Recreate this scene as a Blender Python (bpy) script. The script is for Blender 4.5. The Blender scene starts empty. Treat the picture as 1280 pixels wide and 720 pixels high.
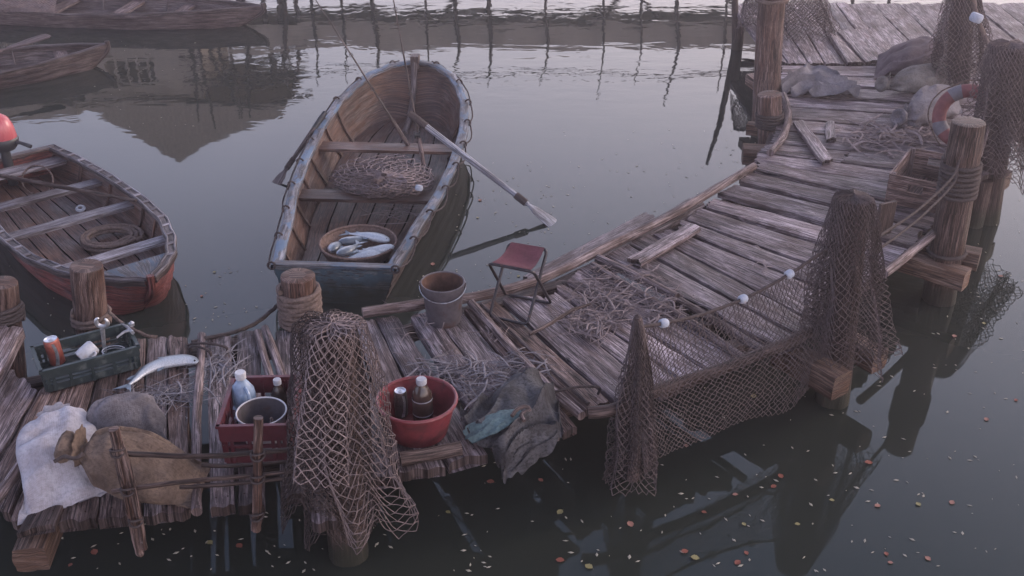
import bpy, math, random
from mathutils import Vector, noise, Matrix
random.seed(7)
PI = math.pi
V = Vector
SC = bpy.context.scene
COL = SC.collection
D = 0.5            # height of the deck above the water
CAMH = 4.2
PITCH = math.radians(29)
FPX = 1350.0
cP, sP = math.cos(PITCH), math.sin(PITCH)

# ---- places measured on the photograph -> places on real planes of the scene
def ray(px, py):
    a = (px-640)/FPX; b = (360-py)/FPX
    return V((a, cP+b*sP, -sP+b*cP))
def P(px, py, z=D):
    d = ray(px, py); t = (z-CAMH)/d.z
    return V((d.x*t, d.y*t, z))
def PY(px, py, Y):
    d = ray(px, py); t = Y/d.y
    return V((d.x*t, Y, CAMH+d.z*t))
def nz(x, y=0.0, z=0.0):
    return noise.noise(V((x, y, z)))
def lerp(a, b, t): return a+(b-a)*t
def interp(tab, t):
    if t <= tab[0][0]: return tab[0][1]
    for (t0, v0), (t1, v1) in zip(tab, tab[1:]):
        if t <= t1:
            f = (t-t0)/(t1-t0); f = f*f*(3-2*f)*.5+f*.5
            return v0+(v1-v0)*f
    return tab[-1][1]
def catmull(pts, n=6):
    out = []
    m = len(pts)
    for i in range(m-1):
        p0 = pts[max(i-1, 0)]; p1 = pts[i]; p2 = pts[i+1]; p3 = pts[min(i+2, m-1)]
        for k in range(n):
            t = k/n
            out.append(0.5*((2*p1)+(p2-p0)*t+(2*p0-5*p1+4*p2-p3)*t*t+(3*p1-p0-3*p2+p3)*t*t*t))
    out.append(pts[-1].copy())
    return out

# ================================================================ materials
class NT:
    def __init__(s, name):
        s.m = bpy.data.materials.new(name); s.m.use_nodes = True
        s.t = s.m.node_tree; s.n = s.t.nodes; s.l = s.t.links
        s.b = s.n['Principled BSDF']
    def new(s, ty, **kw):
        n = s.n.new(ty)
        for k, v in kw.items():
            if hasattr(n, k): setattr(n, k, v)
            else: n.inputs[k].default_value = v
        return n
    def link(s, a, b): s.l.new(a, b)
    def noise(s, vec, scale, detail=6, rough=.6, dist=0.0):
        n = s.n.new('ShaderNodeTexNoise'); n.inputs['Scale'].default_value = scale
        n.inputs['Detail'].default_value = detail; n.inputs['Roughness'].default_value = rough
        n.inputs['Distortion'].default_value = dist
        if vec is not None: s.link(vec, n.inputs['Vector'])
        return n.outputs['Fac']
    def mapping(s, vec, scale, loc=None):
        n = s.n.new('ShaderNodeMapping'); n.inputs['Scale'].default_value = scale
        s.link(vec, n.inputs['Vector'])
        return n.outputs['Vector']
    def ramp(s, fac, stops):
        n = s.n.new('ShaderNodeValToRGB'); e = n.color_ramp.elements
        while len(e) > 1: e.remove(e[0])
        e[0].position = stops[0][0]; e[0].color = col(stops[0][1])
        for p, c in stops[1:]:
            x = e.new(p); x.color = col(c)
        s.link(fac, n.inputs['Fac'])
        return n.outputs['Color']
    def mix(s, fac, a, b, mode='MIX'):
        n = s.n.new('ShaderNodeMix'); n.data_type = 'RGBA'; n.blend_type = mode
        for i, v in ((0, fac), (6, a), (7, b)):
            if isinstance(v, (int, float)): n.inputs[i].default_value = v
            elif isinstance(v, tuple): n.inputs[i].default_value = col(v)
            else: s.link(v, n.inputs[i])
        return n.outputs[2]
    def math(s, op, a, b=None):
        n = s.n.new('ShaderNodeMath'); n.operation = op
        for i, v in ((0, a), (1, b)):
            if v is None: continue
            if isinstance(v, (int, float)): n.inputs[i].default_value = v
            else: s.link(v, n.inputs[i])
        return n.outputs[0]
    def bump(s, h, strength=.5, dist=.01):
        n = s.n.new('ShaderNodeBump'); n.inputs['Strength'].default_value = strength
        n.inputs['Distance'].default_value = dist
        s.link(h, n.inputs['Height']); s.link(n.outputs[0], s.b.inputs['Normal'])
def col(c):
    if isinstance(c, (int, float)): return (c, c, c, 1)
    return (c[0], c[1], c[2], 1)

def rand_uv(s):
    tc = s.n.new('ShaderNodeUVMap'); oi = s.n.new('ShaderNodeObjectInfo')
    m = s.math('MULTIPLY', oi.outputs['Random'], 37.0)
    cx = s.n.new('ShaderNodeCombineXYZ'); s.link(m, cx.inputs[0]); s.link(m, cx.inputs[1]); s.link(m, cx.inputs[2])
    a = s.n.new('ShaderNodeVectorMath'); a.operation = 'ADD'
    s.link(tc.outputs[0], a.inputs[0]); s.link(cx.outputs[0], a.inputs[1])
    return a.outputs[0], oi.outputs['Random']

def wood(name, dark, mid, light, rough=.75, warm=None, pale=.35, crack=.9, bump=.9, speck=.5, wet=None, paint=None, spec=.22, damp=.6, slime=False):
    s = NT(name); uv, rnd = rand_uv(s)
    fine = s.noise(s.mapping(uv, (2.2, 34, 1)), 2.2, 10, .7, .35)
    grain = s.noise(s.mapping(uv, (2.0, 85, 1)), 1.6, 4, .6, .1)
    patch = s.noise(s.mapping(uv, (1.1, 2.6, 1)), 2.3, 5, .6, .6)
    c = s.ramp(fine, [(.38, dark), (.5, mid), (.6, light)])
    if warm: c = s.mix(s.ramp(patch, [(.45, 0), (.62, 1)]), c, s.mix(.75, c, warm, 'MIX'))
    if pale:
        p2 = s.noise(s.mapping(uv, (1.0, 4, 1)), 3.4, 9, .74, .5)
        c = s.mix(s.math('MULTIPLY', s.ramp(p2, [(.5, 0), (.66, 1)]), pale), c, tuple(min(x*1.7+.05, .7) for x in light))
    c = s.mix(s.ramp(grain, [(.4, .85), (.5, 0)]), c, tuple(x*.45 for x in dark))
    crk = s.noise(s.mapping(uv, (.7, 17, 1)), 2.0, 3, .5, .35)
    crm = s.ramp(crk, [(.478, 0), (.494, 1), (.506, 1), (.522, 0)])
    cm = s.noise(s.mapping(uv, (1, 3, 1)), 1.7, 2, .5)
    crf = s.math('MULTIPLY', s.math('MULTIPLY', crm, s.ramp(cm, [(.48, 0), (.6, 1)])), crack)
    c = s.mix(crf, c, (.012, .009, .009))
    if speck:
        sp = s.noise(s.mapping(uv, (1, 1.5, 1)), 46, 3, .6)
        sm = s.noise(uv, 2.5, 3, .6)
        c = s.mix(s.math('MULTIPLY', s.math('MULTIPLY', s.ramp(sp, [(.64, 0), (.69, 1)]), s.ramp(sm, [(.5, 0), (.62, 1)])), speck), c, (.6, .56, .56))
    if paint:
        pn = s.noise(s.mapping(uv, (1.2, 8, 1)), 3.4, 8, .72, .3)
        c = s.mix(s.ramp(pn, [(paint[1], 0), (paint[1]+.05, 1)]), c, paint[0])
    # damp patches that run across neighbouring planks, and a slimy band up from the waterline
    gp = s.n.new('ShaderNodeNewGeometry').outputs['Position']
    dn = s.noise(gp, 1.3, 5, .6, .8)
    dm = s.math('MULTIPLY', s.ramp(dn, [(.46, 0), (.6, 1)]), damp)
    c = s.mix(dm, c, s.mix(1.0, c, (.42, .36, .33), 'MULTIPLY'))
    pz = s.n.new('ShaderNodeSeparateXYZ'); s.link(gp, pz.inputs[0])
    zz = s.math('ADD', pz.outputs[2], s.math('MULTIPLY', s.noise(gp, 9, 4, .6), .22))
    mr_ = s.n.new('ShaderNodeMapRange'); mr_.inputs['From Min'].default_value = .2; mr_.inputs['From Max'].default_value = .34
    mr_.inputs['To Min'].default_value = 1; mr_.inputs['To Max'].default_value = 0; s.link(zz, mr_.inputs['Value'])
    if slime: c = s.mix(s.math('MULTIPLY', mr_.outputs[0], .85), c, (.018, .02, .013))
    v = s.math('ADD', s.math('MULTIPLY', rnd, .6), .62)
    c = s.mix(1.0, c, v, 'MULTIPLY')
    s.link(c, s.b.inputs['Base Color'])
    s.b.inputs['Roughness'].default_value = rough; s.b.inputs['Specular IOR Level'].default_value = spec
    rr = s.ramp(patch, [(.3, rough-.17), (.7, min(rough+.12, 1))])
    s.link(rr, s.b.inputs['Roughness'])
    h = s.math('ADD', s.math('MULTIPLY', fine, .6), s.math('MULTIPLY', grain, .35))
    h = s.math('SUBTRACT', h, s.math('MULTIPLY', crf, .8))
    s.bump(h, bump, .012)
    return s.m

def plain(name, c, rough=.6, metal=0, var=.3, scale=12, bump=.2, c2=None, th=.55):
    s = NT(name); s.b.inputs['Specular IOR Level'].default_value = .5 if rough < .6 else .15; tc = s.n.new('ShaderNodeTexCoord').outputs['Object']
    n = s.noise(tc, scale, 8, .65)
    n2 = s.noise(tc, scale*.3, 4, .6, .5)
    cc = s.ramp(n, [(.3, tuple(x*(1-var) for x in c)), (.7, tuple(x*(1+var) for x in c))])
    if c2: cc = s.mix(s.ramp(n2, [(th-.04, 0), (th+.06, 1)]), cc, c2)
    s.link(cc, s.b.inputs['Base Color'])
    s.b.inputs['Metallic'].default_value = metal
    s.link(s.ramp(n2, [(.3, max(rough-.12, .02)), (.7, min(rough+.15, 1))]), s.b.inputs['Roughness'])
    s.bump(n, bump, .006)
    return s.m

def cloth(name, c, c2, weave=240, dirt=.5, rough=.9):
    s = NT(name); tc = s.n.new('ShaderNodeTexCoord').outputs['Object']
    uv = s.n.new('ShaderNodeUVMap').outputs[0]
    w1 = s.n.new('ShaderNodeTexWave'); w1.inputs['Scale'].default_value = weave*.32; w1.inputs['Distortion'].default_value = 1.5; w1.bands_direction = 'X'
    w2 = s.n.new('ShaderNodeTexWave'); w2.inputs['Scale'].default_value = weave*.32; w2.inputs['Distortion'].default_value = 1.5; w2.bands_direction = 'Y'
    s.link(uv, w1.inputs['Vector']); s.link(uv, w2.inputs['Vector'])
    w = s.math('MULTIPLY', w1.outputs['Fac'], w2.outputs['Fac'])
    n = s.noise(tc, 5.5, 9, .68, .5); n2 = s.noise(tc, 60, 4, .6)
    cc = s.ramp(n, [(.35, c2), (.62, c)])
    cc = s.mix(s.math('MULTIPLY', s.ramp(n2, [(.35, 1), (.55, 0)]), dirt), cc, tuple(x*.45 for x in c2))
    cc = s.mix(s.math('MULTIPLY', w, .14), cc, tuple(min(1, x*1.5) for x in c))
    s.link(cc, s.b.inputs['Base Color']); s.b.inputs['Roughness'].default_value = rough
    s.b.inputs['Specular IOR Level'].default_value = .5 if rough < .6 else .15
    n3 = s.noise(tc, 9, 3, .5, 1.0)
    s.bump(s.math('ADD', s.math('MULTIPLY', n3, 1.3), s.math('ADD', s.math('MULTIPLY', w, .12), s.math('MULTIPLY', n2, .45))), .55, .009)
    return s.m

M = {}
M['deck'] = wood('weathered_plank', (.04, .026, .028), (.165, .123, .13), (.39, .315, .33), .62, warm=(.11, .07, .06), pale=.55, spec=.3, bump=1.0)
M['deckbrown'] = wood('brown_plank', (.032, .018, .016), (.13, .083, .07), (.3, .215, .2), .7, warm=(.11, .064, .05), pale=.3, bump=1.0)
M['log'] = wood('peeled_log', (.05, .034, .034), (.15, .11, .105), (.3, .235, .235), .75, warm=(.11, .072, .06), pale=.35, speck=.2)
M['post'] = wood('wet_post', (.026, .015, .013), (.1, .06, .048), (.25, .175, .155), .6, warm=(.12, .06, .042), pale=.3, speck=.15, slime=True)
M['beam'] = wood('beam_wood', (.05, .03, .024), (.14, .088, .066), (.27, .185, .15), .65, warm=(.13, .065, .04), pale=.2, speck=.1, slime=True)
M['endgrain'] = wood('wet_end_grain', (.02, .013, .012), (.065, .045, .042), (.13, .095, .09), .6, pale=.2, speck=.1)
M['dark'] = wood('dark_wood', (.025, .016, .014), (.07, .046, .04), (.14, .1, .09), .7, pale=.15, speck=0, slime=True)
M['boatin'] = wood('boat_lining', (.032, .018, .015), (.088, .053, .043), (.16, .108, .092), .5, warm=(.125, .062, .04), pale=.15, speck=.2, bump=.4, crack=.4)
M['boatdark'] = wood('boat_planking', (.035, .026, .024), (.1, .075, .07), (.2, .16, .155), .55, pale=.25, speck=.1, bump=.5)
M['blue'] = wood('worn_blue_paint', (.05, .04, .038), (.13, .12, .125), (.24, .23, .25), .5, pale=.3, speck=.3, bump=.5, paint=((.085, .125, .18), .5))
M['bluedark'] = wood('dark_teal_paint', (.03, .03, .03), (.07, .075, .08), (.14, .15, .155), .5, pale=.2, speck=.2, bump=.5, paint=((.055, .085, .105), .48), slime=True)
M['red'] = wood('worn_red_paint', (.05, .02, .018), (.17, .05, .042), (.25, .09, .08), .5, pale=.15, speck=.2, bump=.5, paint=((.06, .05, .055), .56))
M['palerail'] = wood('pale_rail', (.06, .045, .047), (.17, .145, .155), (.33, .31, .34), .5, pale=.3, speck=.2, bump=.5)
M['oar'] = wood('oar_wood', (.08, .075, .085), (.2, .2, .225), (.34, .34, .38), .45, pale=.2, speck=.1, bump=.35)
M['rope'] = plain('hemp_rope', (.12, .086, .074), .9, var=.45, scale=60, bump=.5)
M['ropedark'] = plain('dark_rope', (.055, .042, .04), .85, var=.4, scale=60, bump=.4)
M['net'] = plain('fishing_net_cord', (.125, .095, .092), .85, var=.35, scale=30, bump=.2)
M['netpale'] = plain('pale_net_cord', (.19, .148, .146), .85, var=.3, scale=30, bump=.2)
M['netmid'] = plain('brown_net_cord', (.085, .065, .063), .85, var=.35, scale=30, bump=.2)
M['netdark'] = plain('dark_net_cord', (.045, .034, .033), .85, var=.35, scale=30, bump=.2)
M['straw'] = plain('dry_reed', (.21, .165, .16), .85, var=.45, scale=25, bump=.2)
M['strawgrey'] = plain('grey_reed', (.19, .17, .18), .85, var=.4, scale=25, bump=.2)
M['green'] = plain('green_plastic', (.02, .03, .03), .5, var=.25, scale=40, c2=(.075, .085, .08), th=.6)
M['crimson'] = plain('dark_red_plastic', (.075, .012, .018), .45, var=.25, scale=40, c2=(.05, .02, .022), th=.6)
M['redp'] = plain('red_plastic', (.145, .026, .032), .4, var=.25, scale=30, c2=(.085, .022, .024), th=.58)
M['galv'] = plain('rusty_galvanised', (.085, .072, .08), .55, .25, var=.3, scale=20, c2=(.085, .045, .035), th=.58)
M['galvin'] = plain('rusty_inside', (.10, .055, .042), .8, .1, var=.4, scale=20)
M['steel'] = plain('dull_steel', (.42, .42, .44), .38, .8, var=.3, scale=30, c2=(.2, .16, .14), th=.58)
M['blacksteel'] = plain('black_steel_tube', (.03, .025, .028), .45, .4, var=.4, scale=40, c2=(.1, .055, .045), th=.6)
M['canvas'] = cloth('maroon_canvas', (.13, .045, .058), (.08, .03, .036), 300, .4)
M['white'] = plain('scuffed_white', (.45, .44, .46), .5, var=.2, scale=30, c2=(.38, .34, .33), th=.6)
M['float'] = plain('foam_float', (.3, .32, .37), .7, var=.2, scale=40, c2=(.36, .34, .36), th=.58)
M['bluebottle'] = plain('pale_blue_plastic', (.24, .31, .42), .3, var=.2, scale=30, c2=(.15, .2, .29), th=.55)
M['brownbottle'] = plain('brown_glass', (.04, .026, .022), .15, var=.3, scale=20)
M['greycap'] = plain('grey_cap', (.3, .3, .33), .5, var=.2, scale=40)
M['label'] = plain('brown_paper', (.06, .035, .03), .6, var=.3, scale=30)
M['canred'] = plain('can_red', (.25, .065, .045), .35, .3, var=.25, scale=30)
M['candark'] = plain('can_dark', (.055, .045, .045), .35, .4, var=.3, scale=30)
M['silver'] = plain('aluminium', (.6, .6, .63), .3, .85, var=.15, scale=40)
M['sackwhite'] = cloth('white_sacking', (.37, .36, .4), (.235, .21, .225), 150, .3)
M['sackbrown'] = cloth('jute_sacking', (.165, .118, .092), (.075, .052, .041), 150, .5)
M['sackgrey'] = cloth('grey_sacking', (.165, .15, .165), (.085, .075, .08), 150, .5)
M['sackmauve'] = cloth('mauve_sacking', (.1, .075, .085), (.06, .045, .05), 150, .3)
M['sackgreen'] = cloth('olive_sacking', (.165, .148, .14), (.085, .073, .067), 150, .5)
M['tarp'] = cloth('muddy_tarpaulin', (.085, .082, .09), (.02, .017, .018), 200, .8, .62)
M['tarpteal'] = cloth('teal_rag', (.14, .2, .2), (.08, .115, .12), 200, .6, .7)
M['linen'] = cloth('grey_linen', (.18, .165, .18), (.09, .08, .085), 200, .4)
M['hull_inside_net'] = M['net']
M['ring'] = plain('faded_red_ring', (.17, .06, .06), .6, var=.3, scale=15, c2=(.11, .06, .058), th=.56)
M['ringband'] = plain('greyed_band', (.14, .13, .145), .6, var=.2, scale=30, c2=(.2, .17, .17), th=.55)
M['outb'] = plain('glossy_red_cowl', (.36, .075, .085), .25, var=.1, scale=10)
M['black'] = plain('black_plastic', (.02, .02, .022), .45, var=.3, scale=30)
M['rust'] = plain('rusty_iron', (.03, .014, .009), .9, var=.4, scale=90)
M['bank'] = plain('bank_mud', (.07, .055, .045), .9, var=.4, scale=2)
M['pale'] = plain('haze_pale_boards', (.46, .39, .34), .9, var=.25, scale=3)  # distance haze painted into the board colour, to lighten the far reflections
M['thatch'] = plain('haze_pale_thatch', (.42, .35, .3), .95, var=.4, scale=20, bump=.6)  # thatch colour lightened too, imitating haze over its reflection
M['wicker'] = plain('rusty_wicker', (.13, .085, .07), .75, var=.5, scale=50, bump=.6)

# fish skin: dark back, silver flank, from the fish's own round-the-body coordinate
def fish_mat():
    s = NT('fish_skin'); uv = s.n.new('ShaderNodeUVMap').outputs[0]
    sx = s.n.new('ShaderNodeSeparateXYZ'); s.link(uv, sx.inputs[0])
    tc = s.n.new('ShaderNodeTexCoord').outputs['Object']
    n = s.noise(tc, 30, 5, .6)
    f = s.math('ADD', sx.outputs[1], s.math('MULTIPLY', s.math('SUBTRACT', n, .5), .12))
    c = s.ramp(f, [(.0, (.05, .065, .08)), (.19, (.1, .125, .15)), (.29, (.42, .46, .5)), (.5, (.68, .68, .7)), (.7, (.5, .54, .58)), (.84, (.16, .19, .22)), (1, (.09, .11, .13))])
    sc = s.n.new('ShaderNodeTexVoronoi'); sc.inputs['Scale'].default_value = 130
    s.link(tc, sc.inputs['Vector'])
    c = s.mix(s.math('MULTIPLY', sc.outputs['Distance'], .5), c, (.12, .12, .14))
    s.link(c, s.b.inputs['Base Color']); s.b.inputs['Roughness'].default_value = .28
    s.b.inputs['Metallic'].default_value = .1
    s.bump(sc.outputs['Distance'], .3, .003)
    return s.m
M['fish'] = fish_mat()
M['fin'] = plain('fish_fin', (.13, .16, .2), .4, var=.3, scale=40)

# ================================================================ mesh helper
class MB:
    def __init__(s): s.v = []; s.f = []; s.uv = []; s.mi = []; s.cur = 0
    def vert(s, p): s.v.append((p[0], p[1], p[2])); return len(s.v)-1
    def face(s, idx, uv=None):
        s.f.append(tuple(idx)); s.uv.append(uv or [(s.v[i][0], s.v[i][1]) for i in idx]); s.mi.append(s.cur)
    def grid(s, fn, nu, nv, uvf=None, closed=False, flip=False):
        """fn(a, b), a and b from 0 to 1; closed joins the b direction"""
        b0 = len(s.v); nb = nv if closed else nv+1
        for i in range(nu+1):
            for j in range(nb): s.vert(fn(i/nu, j/nv))
        for i in range(nu):
            for j in range(nv):
                j2 = (j+1) % nb if closed else j+1
                q = [b0+i*nb+j, b0+i*nb+j2, b0+(i+1)*nb+j2, b0+(i+1)*nb+j]
                uu = [(i/nu, j/nv), (i/nu, (j+1)/nv), ((i+1)/nu, (j+1)/nv), ((i+1)/nu, j/nv)]
                if uvf: uu = [uvf(*x) for x in uu]
                if flip: q.reverse(); uu.reverse()
                s.face(q, uu)
        return s
    def tube(s, pts, r, seg=8, cap=True, fn=None, flat=1.0, up=None):
        n = len(pts); rr = r if isinstance(r, (list, tuple)) else [r]*n
        b0 = len(s.v); L = 0; prev = None; ls = []
        for i in range(n):
            t = (pts[min(i+1, n-1)]-pts[max(i-1, 0)])
            if t.length < 1e-9: t = V((0, 0, 1))
            t.normalize()
            if prev is None:
                ref = up or (V((0, 0, 1)) if abs(t.z) < .9 else V((1, 0, 0)))
                a = (ref-t*ref.dot(t)).normalized()
            else:
                a = (prev-t*prev.dot(t))
                a = a.normalized() if a.length > 1e-6 else prev
            prev = a; bb = t.cross(a)
            if i: L += (pts[i]-pts[i-1]).length
            ls.append(L)
            for k in range(seg):
                th = 2*PI*k/seg
                q = rr[i]*(fn(th, L, i/(n-1)) if fn else 1)
                s.vert(pts[i]+a*(math.cos(th)*q)+bb*(math.sin(th)*q*flat))
        for i in range(n-1):
            for k in range(seg):
                k2 = (k+1) % seg
                w = 2*PI*max(rr[i], .01)
                s.face([b0+i*seg+k, b0+i*seg+k2, b0+(i+1)*seg+k2, b0+(i+1)*seg+k],
                       [(ls[i], w*k/seg), (ls[i], w*(k+1)/seg), (ls[i+1], w*(k+1)/seg), (ls[i+1], w*k/seg)])
        if cap:
            for i, rev in ((0, True), (n-1, False)):
                q = [b0+i*seg+k for k in range(seg)]
                uu = [(math.cos(2*PI*k/seg)*rr[i]*.5, math.sin(2*PI*k/seg)*rr[i]) for k in range(seg)]
                if rev: q.reverse(); uu.reverse()
                s.face(q, uu)
        return s
    def box(s, c, hx, hy, hz, X=V((1, 0, 0)), Y=V((0, 1, 0)), Z=V((0, 0, 1)), r=0):
        b0 = len(s.v)
        for sx in (-1, 1):
            for sy in (-1, 1):
                for sz in (-1, 1): s.vert(c+X*(hx*sx)+Y*(hy*sy)+Z*(hz*sz))
        F = [((0, 1, 3, 2), 1, 2), ((4, 6, 7, 5), 1, 2), ((0, 4, 5, 1), 0, 2), ((2, 3, 7, 6), 0, 2), ((0, 2, 6, 4), 0, 1), ((1, 5, 7, 3), 0, 1)]
        h = (hx, hy, hz)
        for q, a, b in F:
            if h[b] > h[a]: a, b = b, a
            uu = []
            for i in q:
                sg = ((i >> 2 & 1)*2-1, (i >> 1 & 1)*2-1, (i & 1)*2-1)
                uu.append((sg[a]*h[a]+c.x, sg[b]*h[b]+c.y+c.z))
            s.face([b0+i for i in q], uu)
        return s
    def bar(s, a, b, w, h, up=V((0, 0, 1))):
        d = (b-a); L = d.length; d = d/L
        y = up.cross(d).normalized(); z = d.cross(y)
        return s.box((a+b)/2, L/2, w/2, h/2, d, y, z)
    def lathe(s, c, prof, seg=32, axis=V((0, 0, 1)), fn=None):
        z = axis.normalized(); x = (V((1, 0, 0)) if abs(z.x) < .9 else V((0, 1, 0))); x = (x-z*x.dot(z)).normalized(); y = z.cross(x)
        b0 = len(s.v)
        for r, h in prof:
            for k in range(seg):
                th = 2*PI*k/seg; q = r*(fn(th, h) if fn else 1)
                s.vert(c+x*(q*math.cos(th))+y*(q*math.sin(th))+z*h)
        for i in range(len(prof)-1):
            for k in range(seg):
                k2 = (k+1) % seg
                s.face([b0+i*seg+k, b0+i*seg+k2, b0+(i+1)*seg+k2, b0+(i+1)*seg+k],
                       [(prof[i][1], k/seg), (prof[i][1], (k+1)/seg), (prof[i+1][1], (k+1)/seg), (prof[i+1][1], k/seg)])
        return s
    def build(s, name, mat, parent=None, smooth=True, origin=None):
        mats = mat if isinstance(mat, (list, tuple)) else [mat]
        if parent is not None: o0 = origin_of(parent)
        elif origin is not None: o0 = V(origin)
        else:
            xs = [v[0] for v in s.v]; ys = [v[1] for v in s.v]; zs = [v[2] for v in s.v]
            o0 = V(((min(xs)+max(xs))/2, (min(ys)+max(ys))/2, min(zs)))
        me = bpy.data.meshes.new(name)
        me.from_pydata([(v[0]-o0.x, v[1]-o0.y, v[2]-o0.z) for v in s.v], [], s.f)
        uvl = me.uv_layers.new(name='UVMap')
        flat = [c for f in s.uv for p in f for c in p]
        uvl.data.foreach_set('uv', flat)
        me.polygons.foreach_set('use_smooth', [smooth]*len(s.f))
        me.polygons.foreach_set('material_index', s.mi)
        for m in mats: me.materials.append(m)
        me.update()
        if smooth: me.set_sharp_from_angle(angle=math.radians(42))
        o = bpy.data.objects.new(name, me); COL.objects.link(o)
        if parent is not None: o.parent = parent; ORI[o.name] = o0
        else: o.location = o0; ORI[o.name] = o0
        return o
ORI = {}
def origin_of(o): return ORI[o.name]
def tag(o, label, cat, group=None, kind=None):
    o['label'] = label
    if cat: o['category'] = cat
    if group: o['group'] = group
    if kind: o['kind'] = kind
    return o
def thing(name, label, cat, loc, group=None):
    o = bpy.data.objects.new(name, None); COL.objects.link(o); o.location = loc; o.empty_display_size = .1
    ORI[o.name] = V(loc)
    return tag(o, label, cat, group)
def struct(o):
    o['kind'] = 'structure'; return o
def dup(root, loc, rot, label=None, scale=1.0):
    r = root.copy(); COL.objects.link(r); r.location = loc; r.rotation_euler = rot; r.scale = (scale,)*3
    if label: r['label'] = label
    for ch in list(root.children):
        c = ch.copy(); COL.objects.link(c); c.parent = r
    return r

# ================================================================ world, sun, camera
SUN_AZ, SUN_EL = math.radians(68), math.radians(24)     # azimuth measured from +Y towards +X
w = bpy.data.worlds.new('World'); SC.world = w; w.use_nodes = True
nt = w.node_tree; bg = nt.nodes['Background']
sky = nt.nodes.new('ShaderNodeTexSky'); sky.sky_type = 'NISHITA'; sky.sun_disc = False
sky.sun_elevation = SUN_EL; sky.sun_rotation = SUN_AZ; sky.air_density = 1.6; sky.dust_density = 4.0; sky.ozone_density = 2.0
tc = nt.nodes.new('ShaderNodeTexCoord'); sep = nt.nodes.new('ShaderNodeSeparateXYZ')
nt.links.new(tc.outputs['Generated'], sep.inputs[0])
rp = nt.nodes.new('ShaderNodeValToRGB'); e = rp.color_ramp.elements
SKYK = 12.0
e[0].position = 0.0; e[0].color = (2.3, 1.92, 1.86, 1)
e[1].position = 1.0; e[1].color = (.42, .38, .46, 1)
for p_, c_ in ((.24, (2.15, 2.0, 2.12, 1)), (.38, (1.78, 1.78, 2.12, 1)), (.52, (1.12, 1.24, 1.68, 1)), (.68, (.27, .4, .68, 1))):
    x_ = e.new(p_); x_.color = c_
nt.links.new(sep.outputs['Z'], rp.inputs['Fac'])
# a thin overcast veil over the sky texture
mul = nt.nodes.new('ShaderNodeVectorMath'); mul.operation = 'SCALE'; mul.inputs['Scale'].default_value = SKYK
nt.links.new(rp.outputs['Color'], mul.inputs[0])
# the veil is brighter and warmer towards the hidden sun on the right
mr = nt.nodes.new('ShaderNodeMapRange'); mr.inputs['From Min'].default_value = -.6; mr.inputs['From Max'].default_value = .8
nt.links.new(sep.outputs['X'], mr.inputs['Value'])
tr = nt.nodes.new('ShaderNodeMix'); tr.data_type = 'RGBA'; tr.inputs[6].default_value = (.55, .62, .78, 1); tr.inputs[7].default_value = (1.75, 1.62, 1.5, 1)
nt.links.new(mr.outputs[0], tr.inputs[0])
vm = nt.nodes.new('ShaderNodeVectorMath'); vm.operation = 'MULTIPLY'
nt.links.new(mul.outputs[0], vm.inputs[0]); nt.links.new(tr.outputs[2], vm.inputs[1])
mx = nt.nodes.new('ShaderNodeMix'); mx.data_type = 'RGBA'; mx.inputs[0].default_value = .85
nt.links.new(sky.outputs[0], mx.inputs[6]); nt.links.new(vm.outputs[0], mx.inputs[7])
nt.links.new(mx.outputs[2], bg.inputs['Color']); bg.inputs['Strength'].default_value = .1

sl = bpy.data.lights.new('sun', 'SUN'); sl.energy = 1.5; sl.angle = math.radians(14); sl.color = (1.0, .8, .64)
so = bpy.data.objects.new('sun', sl); COL.objects.link(so)
sd = V((math.sin(SUN_AZ)*math.cos(SUN_EL), math.cos(SUN_AZ)*math.cos(SUN_EL), math.sin(SUN_EL)))
so.rotation_euler = sd.to_track_quat('Z', 'Y').to_euler(); so.location = (20, 5, 15)

cam = bpy.data.cameras.new('camera'); co = bpy.data.objects.new('camera', cam); COL.objects.link(co)
cam.sensor_width = 36; cam.lens = FPX/1280*36; cam.clip_end = 2000; cam.clip_start = .05
co.location = (0, 0, CAMH); co.rotation_euler = (math.radians(90)-PITCH, 0, 0); SC.camera = co
SC.view_settings.view_transform = 'Standard'; SC.view_settings.look = 'None'; SC.view_settings.gamma = 1
SC.view_settings.exposure = 0.12; SC.view_settings.use_curve_mapping = False
SC.cycles.use_denoising = True; SC.cycles.max_bounces = 6; SC.cycles.volume_bounces = 1
SC.cycles.sample_clamp_indirect = 4

# ================================================================ water, haze
def water():
    s = NT('river_water'); tc = s.n.new('ShaderNodeTexCoord').outputs['Object']
    s.b.inputs['Base Color'].default_value = (.022, .025, .0205, 1)
    s.b.inputs['IOR'].default_value = 1.333; s.b.inputs['Roughness'].default_value = .025
    n1 = s.noise(s.mapping(tc, (.9, 2.2, 1)), 1.3, 3, .5, .3)
    n2 = s.noise(s.mapping(tc, (2.3, 2.1, 1)), 2.4, 2, .45, .8)
    # ripples live in drifting patches, mostly on the open water
    pm = s.ramp(s.noise(s.mapping(tc, (.18, .3, 1)), 1.0, 2, .5), [(.42, .12), (.62, 1)])
    sx = s.n.new('ShaderNodeSeparateXYZ'); s.link(tc, sx.inputs[0])
    far = s.n.new('ShaderNodeMapRange'); far.inputs['From Min'].default_value = 10; far.inputs['From Max'].default_value = 17
    far.inputs['To Min'].default_value = .05; far.inputs['To Max'].default_value = .8
    s.link(sx.outputs[1], far.inputs['Value'])
    h = s.math('ADD', s.math('MULTIPLY', n1, .6), s.math('MULTIPLY', s.math('MULTIPLY', n2, pm), .4))
    h = s.math('MULTIPLY', h, far.outputs[0])
    s.bump(h, .55, .028)
    mb = MB()
    mb.grid(lambda a, b: (-300+600*a, -40+500*b, 0), 4, 4)
    o = mb.build('water', s.m, smooth=False, origin=(0, 0, 0)); struct(o)
water()
hz = MB(); hz.box(V((0, 210, 2.75)), 301, 252, 3.75)
s = NT('haze_air'); s.n.remove(s.b)
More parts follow.
